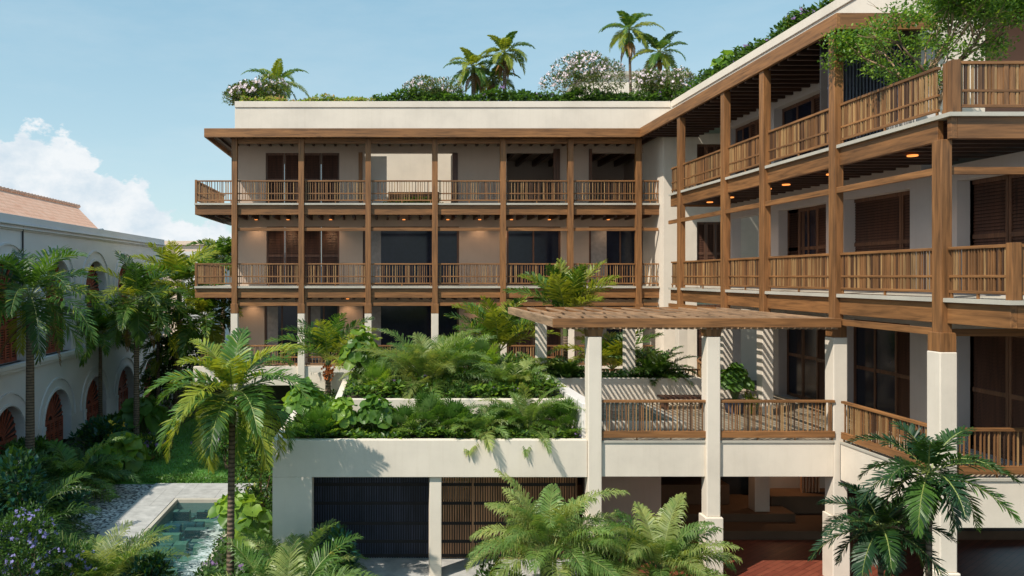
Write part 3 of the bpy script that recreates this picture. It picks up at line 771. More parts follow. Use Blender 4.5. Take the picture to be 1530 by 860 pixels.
# distant buildings
def distant(name, label, x0, x1, y0, y1, z1, m, wins):
    d = thing(name, ((x0+x1)/2, y0, 0), label, 'building')
    b = MB(); b.box(x0, x1, y0, y1, 0, z1); b.build('wall', m, d, bevel=.05)
    b = MB(); b.box(x0-.2, x1+.2, y0-.2, y1+.2, z1, z1+.35); b.build('parapet', m, d)
    for (a, c, e_, g) in wins:
        b = MB(); b.box(a, c, y0-.06, y0-.01, e_, g); b.build('window', glass, d)
distant('distant_house', 'far peach coloured flat roofed block beyond the end of the arcade building', X_(215,68), X_(303,68), 68, 82, 10.2, peach, [(X_(235,68), X_(245,68), 8, 9.2), (X_(262,68), X_(270,68), 8, 9.2)])
distant('distant_house', 'small far grey white block with a dark doorway left of the lowest balcony corner', X_(272,60), X_(318,60), 60, 66, 9.0, white, [(X_(296,60), X_(304,60), 5.5, 7.9)])
distant('distant_house', 'low far white house under the hazy hill behind the left balcony end', X_(308,90), X_(420,90), 90, 104, 9.6, white, [(X_(322,90), X_(330,90), 7.4, 8.8), (X_(338,90), X_(346,90), 7.4, 8.8)])

# ================================================================== GROUND
def sheet(name, pts, z, m, kind='structure'):
    b = MB(); i = [(x,y,z) for x,y in pts]; b.v = i; b.f = [tuple(range(len(i)))]; b.m = [0]
    o = b.build(name, m); o['kind'] = kind; return o
PXA, PXB, PYA, PYB = -7.03, -4.55, 18.3, 25.6
g = MB()  # ground with a hole for the pool
def gq(x0,x1,y0,y1,z=0.0): g.quad((x0,y0,z),(x1,y0,z),(x1,y1,z),(x0,y1,z))
gq(-900,PXA,-40,1500); gq(PXB,900,-40,1500); gq(PXA,PXB,-40,PYA); gq(PXA,PXB,PYB,1500)
o = g.build('ground', groundm); o['kind'] = 'structure'
hp = []
for k in range(41):
    x = -900+k*45; hp.append((x, 1100, 40+26*math.sin(k*.7)+18*math.sin(k*1.9+1)+10*math.sin(k*4.1)))
g = MB()
for k in range(40):
    a, b = hp[k], hp[k+1]
    g.quad((a[0],a[1]-260,-2),(b[0],b[1]-260,-2),(b[0],b[1],b[2]),(a[0],a[1],a[2]))
o = g.build('hills', hillm); o['kind'] = 'structure'
o = sheet('lawn', [(-12.5,27.4),(-2.8,27.4),(-2.8,33.2),(-5.5,45),(-9.6,45),(-10.4,36),(-12.2,31)], .012, lawnm)
sheet('gravel_bed', [(-8.2,27.35),(-11.7,27.35),(-12.3,25.5),(-11.2,23),(-10.2,20.5),(-10.6,18.2),(-8.2,18.2)], .016, gravel)
pb = MB()
pb.box(-8.2, -7.03, 18.3, 27.4, -.1, .05); pb.box(-7.03, -3.2, 25.6, 27.4, -.1, .05)
o = pb.build('path', pathm, bevel=.01); o['kind'] = 'structure'
pl = thing('garden_pool', (-5.8, 18.5, 0), 'shallow rectangular garden pool with blue green stone blocks and white rippling water', 'pool')
w = MB()
w.box(PXA-.0, PXA+.12, PYA, PYB, -.7, .03); w.box(PXA+.12, PXB, PYB-.12, PYB, -.7, .03); w.box(PXB-.12, PXB, PYA, PYB-.12, -.7, .03); w.build('coping', stone, pl, bevel=.01)
w = MB(); w.box(PXA, PXB, PYA, PYB, -.8, -.42); w.build('pool_floor', poolfloor, pl)
r2 = random.Random(3); w = MB(); y = PYA+.3
while y < PYB-.5:
    x = PXA+.2
    while x < PXB-.5:
        L = r2.uniform(.35,.95)
        if r2.random() < .72: w.box(x, min(x+L, PXB-.15), y, y+r2.uniform(.2,.34), -.42, r2.choice((-.34,-.26,-.18,-.12)), r2.choice((0,0,1,2)))
        x += L+r2.uniform(.03,.25)
    y += .4
w.build('stone_blocks', [poolfloor, plain('green_block', (.30,.42,.28), .6), plain('blue_block', (.07,.15,.2), .6)], pl, bevel=.015)
w = MB(); w.quad((PXA+.12,PYA,-.09),(PXB-.12,PYA,-.09),(PXB-.12,PYB-.12,-.09),(PXA+.12,PYB-.12,-.09)); w.build('water', poolwater, pl)
o = sheet('hall_floor', [(4.9,14.5),(22,14.5),(22,24.5),(4.9,24.5)], .02, redfloor)

# ================================================================== VEGETATION
UP = Vector((0,0,1))
def frond(mb, o, az, el, L, droop, ll, n, rnd, mats=(1,2,3), wts=(4,5,2), w=.045, vee=.25, hang=.3, start=.14, rib=0, ribr=.018, spread=0.0):
    n = int(n*1.45); w *= 1.45; ll *= 1.1
    h = Vector((math.cos(az), math.sin(az), 0)); S = 10; p = Vector(o); pts = [p.copy()]; ds = []
    for i in range(S):
        t = (i+.5)/S; pitch = el-droop*t**1.25
        d = h*math.cos(pitch)+UP*math.sin(pitch); ds.append(d); p = p+d*(L/S); pts.append(p.copy())
    ds.append(ds[-1])
    mb.tube(pts, [ribr*(1-.75*i/S) for i in range(S+1)], 3, rib, cap=False)
    side0 = h.cross(UP).normalized(); fm_ = rnd.choices(mats, wts)[0]
    for k in range(n):
        t = start+(1-start)*(k+.5)/n; f = t*S; i = min(S-1, int(f)); q = pts[i].lerp(pts[i+1], f-i); d = ds[i]
        u = side0.cross(d).normalized()
        if u.z < 0: u = -u
        tt = (t-start)/(1-start)
        prof = min(1.0, .45+tt*3.0)*(1.0-.72*tt**2.2)
        th = R(22+45*tt)
        for sgn in (-1, 1):
            le = ll*prof*rnd.uniform(.85,1.12)
            v = vee+rnd.uniform(-spread, spread); le *= 1
            ld = (side0*sgn*math.cos(th)+d*math.sin(th)+u*v).normalized()
            ww = d*(w*.5*rnd.uniform(.8,1.15))
            mid = q+ld*le*.55-UP*hang*le*.12; end = q+ld*le*.96-UP*hang*le*.62
            mi = fm_ if rnd.random() < .82 else rnd.choices(mats, wts)[0]
            m2 = q+ld*le*.8-UP*hang*le*.3
            a = ww*.4; c2 = ww*.72
            mb.quad(q-a, q+a, mid+ww, mid-ww, mi); mb.quad(mid-ww, mid+ww, m2+c2, m2-c2, mi); mb.tri(m2-c2, m2+c2, end, mi)
    return pts[-1]
PMATS = [rachism, L_dark, L_mid, L_yel]
def palm(label, px, py, Y, zb, L=2.2, nf=15, tr=.12, ll=.6, seed=0, group=None, mats=PMATS, wts=(4,5,2), droop=1.5, el_hi=84, el_lo=-12, w=.052, lean=0, base_px=None, fruit=False, tpalette=None, spread=.42, n=38, hang=.28, vee=.25, dead=0):
    rnd = random.Random(seed); top = at(px, py, Y)
    bx = X_(base_px, Y) if base_px else top.x
    base = Vector((bx, Y, zb))
    root = thing('palm_tree', base, label, 'palm tree', group)
    H = top.z-zb; t = MB(); pts = []; rad = []
    for k in range(13):
        s = k/12; pts.append((base.x+(top.x-base.x)*s**1.6+lean*math.sin(s*3.1)*.1, Y, zb+H*.86*s)); rad.append(tr*(1.35 if k == 0 else 1.12-.28*s))
    t.tube(pts, rad, 10); t.build('trunk', trunkm, root, smooth=True)
    c = MB(); p0 = Vector(pts[-1])
    c.tube([p0, p0.lerp(top,.4), top+UP*.05], [tr*.95, tr*1.0, tr*.45], 8); c.build('crownshaft', shaft, root, smooth=True)
    m = MB()
    nf = int(nf*1.25); L *= 1.1
    for k in range(nf):
        az = k*2.39996+seed*1.3; s = (k+.5)/nf
        el = R(el_hi+(el_lo-el_hi)*s**.9+rnd.uniform(-7,7))
        w2_ = wts if s < .85 or rnd.random() < .5 else (0,1,6)
        frond(m, top-UP*.06+Vector((math.cos(az),math.sin(az),0))*tr*.4, az, el, L*rnd.uniform(.85,1.1)*(.8+.2*math.sin(math.pi*s)), droop*rnd.uniform(.8,1.2)*(.75+.45*(1-abs(s-.4))), ll, n, rnd, wts=w2_, w=w, spread=spread, hang=hang, vee=vee)
    m.build('crown', mats, root)
    if dead:
        m = MB()
        for k in range(dead):
            az = rnd.uniform(0, 6.28); frond(m, p0, az, R(-35), L*.6, .9, ll*.5, 14, rnd, mats=(1,), wts=(1,), w=w)
        m.build('dry_fronds', [trunkm, dryleaf], root)
    if fruit:
        m = MB()
        for k in range(90):
            a = rnd.uniform(0,6.28); rr_ = rnd.uniform(.03,.26); z = rnd.uniform(-.5,.0)
            q = p0+Vector((math.cos(a)*rr_*(1+z), math.sin(a)*rr_*(1+z), z))
            s = .035; m.prism([(q.x+s*math.cos(j*1.257),q.y+s*math.sin(j*1.257),q.z-s) for j in range(5)], [(q.x+s*.7*math.cos(j*1.257+.6),q.y+s*.7*math.sin(j*1.257+.6),q.z+s) for j in range(5)])
        m.build('fruit_cluster', orange, root)
    return root
def areca(label, px, Y, zb, L=1.8, nf=22, seed=0, ll=.5, mats=None, wts=(3,5,3), droop=1.1, spread_r=.2, group=None, name='palm_shrub', cat='palm shrub', el_lo=22, w=.035, n=32, x=None, hang=.4, el_hi=86, sh=0):
    rnd = random.Random(seed*7+1); base = Vector((X_(px,Y) if x is None else x, Y, zb))
    root = thing(name, base, label, cat, group)
    m = MB(); st = MB(); nf = int(nf*1.35)
    for k in range(nf):
        az = k*2.39996+seed; s = (k+.5)/nf; el = R(el_hi+(el_lo-el_hi)*s+rnd.uniform(-8,8))
        o = base+Vector((math.cos(az),math.sin(az),0))*rnd.uniform(0,spread_r)
        frond(m, o+UP*(.12+sh*rnd.uniform(.7,1)), az, el, L*rnd.uniform(.75,1.12), droop*rnd.uniform(.8,1.3), ll, int(n*1.15), rnd, wts=wts, w=w*.72, start=.22, spread=.25, ribr=.014, hang=hang*1.5, vee=.38)
        if k % 3 == 0 or sh: st.tube([o, o+UP*(.35*L+sh*.6)], [.028 if sh else .022,.014], 5)
    m.build('fronds', mats or [rachism, L_mid, L_soft, L_softy], root); st.build('stems', shaft, root)
    return root
def leafdisc(m, c, nrm, r, rnd, mi, fwd=None, heart=True, cup=.25):
    n = nrm.normalized(); a = (fwd or Vector((rnd.uniform(-1,1),rnd.uniform(-1,1),0))); a = (a-n*a.dot(n))
    if a.length < 1e-3: a = n.orthogonal()
    a.normalize(); b = n.cross(a); K = 14; i0 = len(m.v); m.v.append(tuple(c-n*r*.05))
    ph = rnd.uniform(0,6)
    for ring, fr in ((0,.55),(1,1.0)):
        for k in range(K):
            t = 2*math.pi*k/K
            q = r*fr*(1.0+.15*math.cos(t)-(.35 if heart and k == K//2 else 0))
            z = cup*r*fr*fr*(1+.0)+(.16*r*math.sin(t*4+ph)+.10*r*math.sin(t*6+ph*2))*ring
            m.v.append(tuple(c+a*math.cos(t)*q+b*math.sin(t)*q*.92+n*z*1.0))
    for k in range(K):
        m.f.append((i0, i0+1+k, i0+1+(k+1)%K)); m.m.append(mi)
        m.f.append((i0+1+k, i0+1+K+k, i0+1+K+(k+1)%K, i0+1+(k+1)%K)); m.m.append(mi)
def bigleaf(label, px, Y, zb, R_=.6, H=.7, n=16, lr=.28, seed=0, mats=None, wts=(4,3), group=None, x=None, name='broad_leaf_plant', cat='plant', parent=None):
    n = int(n*1.5); lr *= .84
    rnd = random.Random(seed*13+5); base = Vector((X_(px,Y) if x is None else x, Y, zb))
    root = thing(name, base, label, cat, group)
    m = MB(); st = MB()
    for k in range(n):
        az = k*2.39996; s = (k+.5)/n; rad = R_*s**.6; z = H*(1-.55*s)*rnd.uniform(.85,1.15)+.1
        d = Vector((math.cos(az), math.sin(az), 0)); c = base+d*rad+UP*z
        nn = (d*(.35+.9*s)+UP*(1.1-.6*s)+Vector((rnd.uniform(-.2,.2),rnd.uniform(-.2,.2),0)))
        leafdisc(m, c, nn, lr*rnd.uniform(.75,1.2), rnd, rnd.choices((0,1), wts)[0], fwd=d)
        st.tube([base+d*.03, base+d*rad*.4+UP*z*.7, c], [.02,.014,.01], 4)
    m.build('leaves', mats or [L_limed, L_lime], root, smooth=True); st.build('stems', shaft, root)
    return root
def leafq(m, c, d, n, l, w, mi):
    s = d.cross(n); s = s.normalized()*w*.5 if s.length > 1e-4 else Vector((w*.5,0,0))
    a = c; b = c+d*l*.5+n*l*.06; e = c+d*l
    m.quad(a, b+s, e, b-s, mi)
def rdir(rnd):
    z = rnd.uniform(-1,1); a = rnd.uniform(0,6.283); r = math.sqrt(1-z*z); return Vector((r*math.cos(a), r*math.sin(a), z))
def flower(m, c, n, s, rnd, mi):
    n = n.normalized(); a = n.orthogonal().normalized(); b = n.cross(a)
    for k in range(5):
        t = k*1.2566+rnd.uniform(0,.3); t2 = t+.55; t0 = t-.55
        m.quad(c, c+(a*math.cos(t0)+b*math.sin(t0))*s*.6, c+(a*math.cos(t)+b*math.sin(t))*s+n*s*.15, c+(a*math.cos(t2)+b*math.sin(t2))*s*.6, mi)
def shrub(label, px, Y, zb, rx, rz, ry=None, N=1500, ls=.09, seed=0, mats=None, wts=(4,5,1), flowers=0, fm=None, fs=.045, group=None, x=None, name='shrub', cat='shrub', lumps=9, lw=.45, zoff=0):
    rnd = random.Random(seed*17+3); ry = ry or rx*.8; base = Vector((X_(px,Y) if x is None else x, Y, zb))
    root = thing(name, base, label, cat, group)
    m = MB(); fl = MB(); C = base+UP*(rz*.5+zoff); cs = []
    for k in range(lumps):
        d = rdir(rnd); d.z = abs(d.z)*.9-.15
        cs.append((C+Vector((d.x*rx*.62, d.y*ry*.62, d.z*rz*.42)), rnd.uniform(.34,.52)))
    cs.append((C, .6))
    for k in range(N):
        c, f = rnd.choice(cs); d = rdir(rnd)
        rr_ = f*rnd.uniform(.55,1.05)**.5
        p = c+Vector((d.x*rx*rr_, d.y*ry*rr_, d.z*rz*.62*rr_))
        if p.z < zb+.02: p.z = zb+rnd.uniform(.02,.15)
        dd = (d+rdir(rnd)*.7+UP*.25).normalized(); nn = (UP+rdir(rnd)*.6).normalized()
        leafq(m, p, dd, nn, ls*rnd.uniform(.7,1.4), ls*lw*rnd.uniform(.8,1.2), rnd.choices((0,1,2), wts)[0])
    for k in range(flowers):
        c, f = rnd.choice(cs); d = rdir(rnd); d.z = abs(d.z)*.8-.1+rnd.uniform(0,.2); d.y = -abs(d.y) if rnd.random() < .6 else d.y; d.normalize()
        p = c+Vector((d.x*rx*f*1.04, d.y*ry*f*1.04, d.z*rz*.62*f*1.06))
        for j in range(3): flower(fl, p+rdir(rnd)*fs*.9, d+rdir(rnd)*.4, fs*rnd.uniform(.7,1.2), rnd, 0)
    m.build('foliage', mats or [L_dark, L_mid, L_yel], root)
    st = MB()
    for k in range(5): 
        c = cs[k][0]; st.tube([base+rdir(rnd)*.03+UP*.0, base.lerp(c,.5), c], [.03,.02,.01], 5)
    st.build('branches', barkm, root)
    if flowers: fl.build('blossoms', fm or fl_white, root)
    return root
def cover(name, label, cat, rect, z, N, ls, h, seed, mats=None, wts=(4,5,1), fl_n=0, fm=None, fs=.03, poly=None):
    rnd = random.Random(seed); m = MB(); x0,x1,y0,y1 = rect
    nm = 3
    for k in range(N):
        x = rnd.uniform(x0,x1); y = rnd.uniform(y0,y1)
        hh = h*(.74+.26*math.sin(x*2.3+y*1.1)*math.sin(y*2.9+x*.7))
        p = Vector((x,y,z+hh*rnd.uniform(.1,1)**.5))
        d = rdir(rnd); d.z = abs(d.z)*.6; d.normalize()
        leafq(m, p, d, (UP+rdir(rnd)*.5).normalized(), ls*rnd.uniform(.6,1.5), ls*.6, rnd.choices((0,1,2), wts)[0])
    for k in range(fl_n):
        cx_ = rnd.uniform(x0,x1); cy_ = rnd.uniform(y0,y1)
        hh = h*(.74+.26*math.sin(cx_*2.3+cy_*1.1)*math.sin(cy_*2.9+cx_*.7))
        for j in range(7): flower(m, Vector((cx_+rnd.gauss(0,.07), cy_+rnd.gauss(0,.07), z+hh*rnd.uniform(.85,1.1))), Vector((rnd.uniform(-.4,.4),-.7,.6)), fs*rnd.uniform(.7,1.3), rnd, nm)
    o = m.build(name, (mats or [L_dark, L_limed, L_lime])+[fm or fl_purple])
    tag(o, label, cat, kind='stuff'); return o
def fanpalm(label, px, Y, zb, n=12, r=.42, H=.6, seed=0, mats=None, wts=(4,4), group=None, x=None):
    rnd = random.Random(seed*5+2); base = Vector((X_(px,Y) if x is None else x, Y, zb))
    root = thing('fan_palm', base, label, 'fan palm', group); m = MB(); st = MB()
    for k in range(n):
        az = k*2.39996; s = (k+.5)/n; el = R(80-65*s); d = Vector((math.cos(az)*math.cos(el), math.sin(az)*math.cos(el), math.sin(el)))
        c = base+d*H*rnd.uniform(.8,1.1)+UP*.05; st.tube([base, c], [.014,.009], 4)
        u = (UP-d*d.z); u = u.normalized() if u.length > .05 else Vector((1,0,0)); sd = d.cross(u)
        K = 22; mi = rnd.choices((0,1), wts)[0]
        for j in range(K):
            t = R(-125+250*j/(K-1)); ld = (d*math.cos(t)+sd*math.sin(t)+u*.18).normalized()
            wv = (-d*math.sin(t)+sd*math.cos(t))*r*.055; le = r*rnd.uniform(.85,1.08)*(1-.12*abs(math.sin(t)))
            mid = c+ld*le*.6+u*.02*(j%2); m.quad(c-wv*.2, c+wv*.2, mid+wv, mid-wv, mi); m.tri(mid-wv, mid+wv, c+ld*le-UP*le*.12, mi)
    m.build('leaves', mats or [L_mid, L_soft], root); st.build('stems', shaft, root); return root

# ---- left garden palms
DP = [rachism, leaf('leaf_shade_dark', (.016,.05,.018), .2), L_dark, L_mid]  # darker leaf tones put the right foreground's shade into the colour
GP = 'tall palms in the courtyard garden'
palm('tallest grey trunked palm at far left in front of the arcade arches', 45, 438, 27, 0, L=3.0, nf=20, tr=.15, ll=.66, seed=1, group=GP, dead=3, droop=1.25, el_lo=-38)
palm('slender ringed palm standing between the two garden palms before the arched shutters', 204, 447, 34, 0, L=2.7, nf=19, tr=.13, ll=.66, seed=2, group=GP, droop=1.25, el_lo=-38, dead=2)
palm('tall palm with upright bright fronds reaching above the arcade cornice', 268, 425, 40, 0, L=3.1, nf=18, tr=.14, ll=.8, seed=3, group=GP, wts=(1,4,6), droop=1.0, el_lo=-5, w=.07)
palm('lower bushy palm under the corner of the wooden balcony', 305, 472, 37, 0, L=2.8, nf=19, tr=.13, ll=.7, seed=4, group=GP, wts=(2,5,4), droop=1.25, el_lo=-25, w=.07)
palm('distant palm whose top shows just above the left balcony rail', 333, 385, 46, 0, L=2.2, nf=14, tr=.13, ll=.6, seed=5, group=GP, w=.08)
palm('small palm with dark fronds right behind the lawn under the balcony', 262, 520, 42, 0, L=2.3, nf=15, tr=.12, ll=.6, seed=25, group=GP, w=.07, wts=(6,4,1))
palm('foreground palm with dark ringed trunk beside the garden pool', 347, 585, 17, 0, L=2.0, nf=20, tr=.082, ll=.48, seed=6, group=GP, wts=(1,5,6), droop=1.3, el_lo=-42, n=44, w=.038, base_px=344, spread=.3)
palm('young palm with orange fruit cluster left of the raised planter', 490, 536, 25.3, 3.3, L=2.1, nf=12, tr=.09, ll=.55, seed=7, wts=(1,5,6), fruit=True, droop=.95, el_lo=25, w=.035)
palm('bright green palm standing behind the planters left of the pergola', 745, 522, 26.8, 0, L=2.3, nf=13, tr=.09, ll=.6, seed=8, wts=(1,4,7), droop=.85, el_lo=38, w=.04)
palm('tall bright palm rising above the pergola roof', 845, 466, 27.6, 0, L=2.2, nf=12, tr=.1, ll=.62, seed=9, wts=(1,4,7), droop=.7, el_lo=32, w=.05)
palm('yellow green palm seen through the pergola between two columns', 915, 548, 27.5, 3.4, L=1.9, nf=13, tr=.08, ll=.55, seed=10, wts=(1,4,7), droop=.9, el_lo=25, w=.05)
palm('palm in the right foreground with shade put into its leaf colour, overlapping the corner column', 1388, 700, 12.4, 0, L=1.15, nf=16, tr=.05, ll=.28, seed=11, mats=DP, wts=(6,4,1), droop=1.1, el_lo=-50, n=40, w=.026)
palm('shorter palm in the right foreground with shade put into its leaf colour, left of its taller neighbour', 1316, 782, 13, 0, L=1.1, nf=16, tr=.05, ll=.27, seed=12, mats=DP, wts=(7,3,1), droop=1.1, el_lo=-40, n=40, w=.026)
palm('slim bright palm between the tall palm and the ringed palm, farther back near the arcade', 150, 500, 38, 0, L=2.5, nf=15, tr=.1, ll=.62, seed=61, group=GP, wts=(1,5,5), droop=1.1, w=.065)
palm('slim bright palm just right of the ringed palm at the far end of the arcade', 236, 470, 41, 0, L=2.6, nf=15, tr=.1, ll=.65, seed=62, group=GP, wts=(1,5,5), droop=1.1, w=.07)
# ---- left garden undergrowth
areca('large dark feathery palm clump at far left below the tall palm', 30, 20.5, 0, L=2.7, nf=26, seed=3, ll=.6, mats=[rachism, L_dark, L_mid, L_soft], wts=(6,5,1), droop=1.5, w=.04)
areca('dark palm clump in front of the lower arches', 108, 26, 0, L=2.3, nf=22, seed=4, ll=.6, mats=[rachism, L_dark, L_mid, L_soft], wts=(6,4,1), droop=1.45, w=.045)
areca('dark palm clump at the left picture edge beside the arcade', 2, 23.5, 0, L=2.8, nf=18, seed=14, ll=.6, mats=[rachism, L_dark, L_mid, L_soft], wts=(6,4,1), droop=1.3, w=.045)
areca('pale green palm clump between the gravel and the pool path', 150, 17.6, 0, L=1.9, nf=24, seed=5, ll=.6, wts=(2,5,5), droop=1.2, w=.028)
shrub('lilac flowering bush in the bottom left corner', 42, 16.6, 0, 1.05, 2.3, N=4200, ls=.085, seed=1, flowers=75, fm=fl_lilac, fs=.038, mats=[L_dark, L_mid, L_dark])
shrub('lilac flowering bush beside the gravel, right of the corner bush', 104, 16.9, 0, .6, 1.65, N=2000, ls=.08, seed=2, flowers=40, fm=fl_lilac, fs=.036, mats=[L_dark, L_mid, L_dark])
shrub('teal leaved shrub above the lilac flowers at the left edge', 18, 18.6, 0, .9, 3.0, N=1500, ls=.2, seed=3, mats=[L_teal, L_dark, L_teal], lw=.5)
shrub('teal leaved shrub at the bottom left of the pool', 222, 17.6, 0, .5, .95, N=700, ls=.16, seed=33, mats=[L_teal, L_dark, L_mid], lw=.5)
shrub('dark shrub with teal leaves in front of the arched doors', 150, 31, 0, 1.3, 1.5, N=1500, ls=.24, seed=4, mats=[L_teal, L_dark, L_mid], lw=.5, flowers=6, fm=fl_yellow, fs=.1)
shrub('teal leafed shrub between the dark palms and the gravel', 95, 22.2, 0, .9, 1.3, N=900, ls=.2, seed=44, mats=[L_teal, L_dark, L_teal], lw=.45)
bigleaf('round leaved lime plant at the upper edge of the gravel', 185, 29, 0, R_=.65, H=1.25, n=13, lr=.5, seed=1)
bigleaf('smaller round leaved plant to the left of the lime plant', 150, 27.6, 0, R_=.5, H=1.1, n=10, lr=.46, seed=2)
bigleaf('dark round leaved plant beneath the slender palm', 212, 35, 0, R_=1.0, H=1.7, n=15, lr=.6, seed=3, mats=[L_mid, L_limed])
shrub('low dark shrub with purple flowers at the lawn edge', 226, 31.0, 0, 1.1, 1.0, N=1600, ls=.13, seed=5, flowers=26, fm=fl_purple, fs=.07)
for i, (px, Y, rx, rz, lab) in enumerate([(180, 36, 1.2, .9, 'low dark green bush at the foot of the arcade behind the round lime leaves'),
        (252, 43, 1.7, 2.4, 'dark green bush closing the lawn below the slender palm'), (285, 43, 2.6, 4.2, 'large dark bush behind the lawn under the wooden balcony'),
        (318, 38, 1.6, 3.2, 'dark bush right of the lawn next to the hotel wing'), (55, 29, 1.4, 1.1, 'dark bush behind the tallest palm trunk')]):
    shrub(lab, px, Y, 0, rx, rz, N=2600, ls=.24, seed=50+i, mats=[L_dark, L_mid, L_dark])
shrub('dark bush with a purple flower on the right of the lawn', 338, 29.5, 0, 1.3, 1.5, N=1900, ls=.16, seed=6, flowers=12, fm=fl_purple, fs=.07)
shrub('green bush beside the podium wall behind the foreground palm', 392, 24.5, 0, .95, 2.5, N=2200, ls=.16, seed=7)
# ---- right of pool
areca('large soft palm clump in the foreground right of the pool', 425, 15.6, 0, L=2.3, nf=26, seed=6, ll=.62, wts=(4,5,2), droop=1.25, w=.03)
areca('feathery palm clump against the podium pier', 440, 17.5, 0, L=2.3, nf=18, seed=7, ll=.45, wts=(5,5,2), droop=1.1, w=.03)
areca('small palm clump at the pool edge beside the ringed trunk', 352, 15.2, 0, L=1.2, nf=16, seed=8, ll=.35, wts=(2,5,4), droop=1.2, w=.028)
bigleaf('round leaved plant at the pool edge right of the ringed trunk', 378, 20, 0, R_=.55, H=1.3, n=13, lr=.32, seed=4)
bigleaf('round leaved plant low by the pool behind the ringed trunk', 352, 22.5, 0, R_=.7, H=.9, n=13, lr=.33, seed=14)
shrub('glossy teal plant with yellow leaf tips in front of the slate screen', 505, 17.4, 0, .42, 1.5, N=600, ls=.2, seed=8, mats=[L_teal, L_dark, L_teal], lw=.4, flowers=5, fm=fl_yellow, fs=.06)
shrub('low purple flowering plant below the slate screen', 525, 17.7, 0, .28, .55, N=500, ls=.08, seed=9, flowers=14, fm=fl_purple, fs=.04)
# ---- front clumps
areca('large pale palm clump in front of the brown slat screen', 818, 16.9, 0, L=1.95, nf=24, seed=9, ll=.5, wts=(2,5,5), droop=1.15, w=.028, n=46, el_lo=8, sh=1.35, hang=.6)
areca('large pale palm clump before the hall, between two cream columns', 984, 16.2, 0, L=1.75, nf=24, seed=10, ll=.46, wts=(2,5,5), droop=1.15, w=.028, n=44, el_lo=8, sh=1.25, hang=.6)
areca('lower palm clump at the foot of the leftmost cream column', 895, 15.9, 0, L=1.1, nf=16, seed=11, ll=.4, wts=(5,5,1), droop=1.3, w=.03, mats=[rachism, L_dark, L_mid, L_soft])
fanpalm('small fan palm below the second cream column', 1048, 15.2, 0, n=16, r=.5, H=1.1, seed=1)
shrub('leafy bush at the bottom left of the pale palm clump', 745, 16.6, 0, .55, 1.2, N=1300, ls=.11, seed=10)
shrub('dark teal bush between the two pale palm clumps', 900, 17.2, 0, .6, 1.5, N=900, ls=.15, seed=11, mats=[L_teal, L_dark, L_dark])
areca('dark palm clump at the bottom of the corner column', 1350, 12.6, 0, L=1.6, nf=18, seed=15, ll=.34, wts=(6,4,0), mats=[rachism, L_dark, L_mid, L_soft], w=.025)
# ---- planter tier two
areca('large soft grey green palm in the middle of the upper planter', 640, 22.3, 4.0, L=2.3, nf=30, seed=12, ll=.55, wts=(2,5,5), droop=1.35, w=.022, n=60, el_lo=18, mats=[rachism, L_mid, L_soft, L_softy])
areca('smaller soft palm left of the big one in the upper planter', 588, 23, 4.0, L=1.8, nf=20, seed=13, ll=.36, wts=(3,6,3), droop=1.4, w=.026, n=40, el_lo=8)
bigleaf('tall round leaved lime plant at the left end of the upper planter', 540, 23.2, 4.0, R_=.6, H=1.6, n=30, lr=.27, seed=5)
fanpalm('bright fan palm at the right of the upper planter', 716, 23.4, 4.0, n=26, r=.45, H=1.15, seed=2, mats=[L_lime, L_soft])
shrub('small leafy bush behind the bright fan palm', 765, 24.2, 4.0, .8, .9, N=1300, ls=.12, seed=12)
fanpalm('lime fan palm right behind the big soft palm in the upper planter', 690, 23.8, 4.0, n=26, r=.48, H=1.35, seed=11, mats=[L_lime, L_softy])
fanpalm('bright fan palm at the left front of the upper planter', 566, 21.6, 4.0, n=22, r=.38, H=.7, seed=12, mats=[L_lime, L_soft])
areca('soft palm at the right corner of the upper planter beside the white coping', 768, 21.8, 4.0, L=1.35, nf=22, seed=21, ll=.38, wts=(2,6,4), droop=1.3, w=.028, n=40, el_lo=10)
areca('pale feathery palm behind the middle of the upper planter', 668, 24.6, 4.0, L=1.7, nf=20, seed=22, ll=.45, wts=(1,5,6), droop=1.15, w=.03, n=42, el_lo=20)
fanpalm('fan palm spilling over the left end of the lower planter', 478, 19.2, 3.3, n=22, r=.36, H=.6, seed=13, mats=[L_lime, L_mid])
fanpalm('broad fan palm between the folded leaves and the middle fan palms of the lower planter', 604, 19.4, 3.3, n=18, r=.34, H=.6, seed=14, mats=[L_limed, L_soft])
areca('feathery palm overhanging the lower planter edge between the fan palms', 716, 19.3, 3.3, L=1.0, nf=18, seed=23, ll=.34, wts=(2,6,4), droop=1.4, w=.026, n=38, el_lo=5)
cover('ground_cover', 'dense leafy ground cover with purple flowers filling the upper planter', 'ground cover', (-1.1,4.7,20.62,24.8), 4.0, 7000, .15, .55, 21, wts=(3,5,2), fl_n=16, fs=.03)
# ---- planter tier one
bigleaf('round leaved plant in the lower planter, leftmost of the two wide ones', 455, 20.4, 3.3, R_=.55, H=1.15, n=30, lr=.22, seed=6)
bigleaf('lime plant with large curling leaves in the lower planter', 510, 19.5, 3.3, R_=.4, H=.85, n=16, lr=.22, seed=7)
bigleaf('dark green plant with large folded leaves below the lime plant', 562, 19.6, 3.3, R_=.5, H=.85, n=30, lr=.23, seed=8, mats=[L_mid, L_limed])
fanpalm('fan palm left of center in the lower planter', 640, 19.7, 3.3, n=24, r=.4, H=.8, seed=3)
fanpalm('fan palm right beside the first in the lower planter', 680, 19.6, 3.3, n=22, r=.38, H=.65, seed=4, mats=[L_limed, L_mid])
areca('soft palm at the right end of the lower planter', 790, 19.8, 3.3, L=1.6, nf=26, seed=16, ll=.3, wts=(4,6,2), droop=1.35, w=.024, n=40, el_lo=8)
fanpalm('fan palm at the far right of the lower planter by the cream column', 843, 19.5, 3.3, n=26, r=.38, H=.75, seed=5, mats=[L_mid, L_limed])
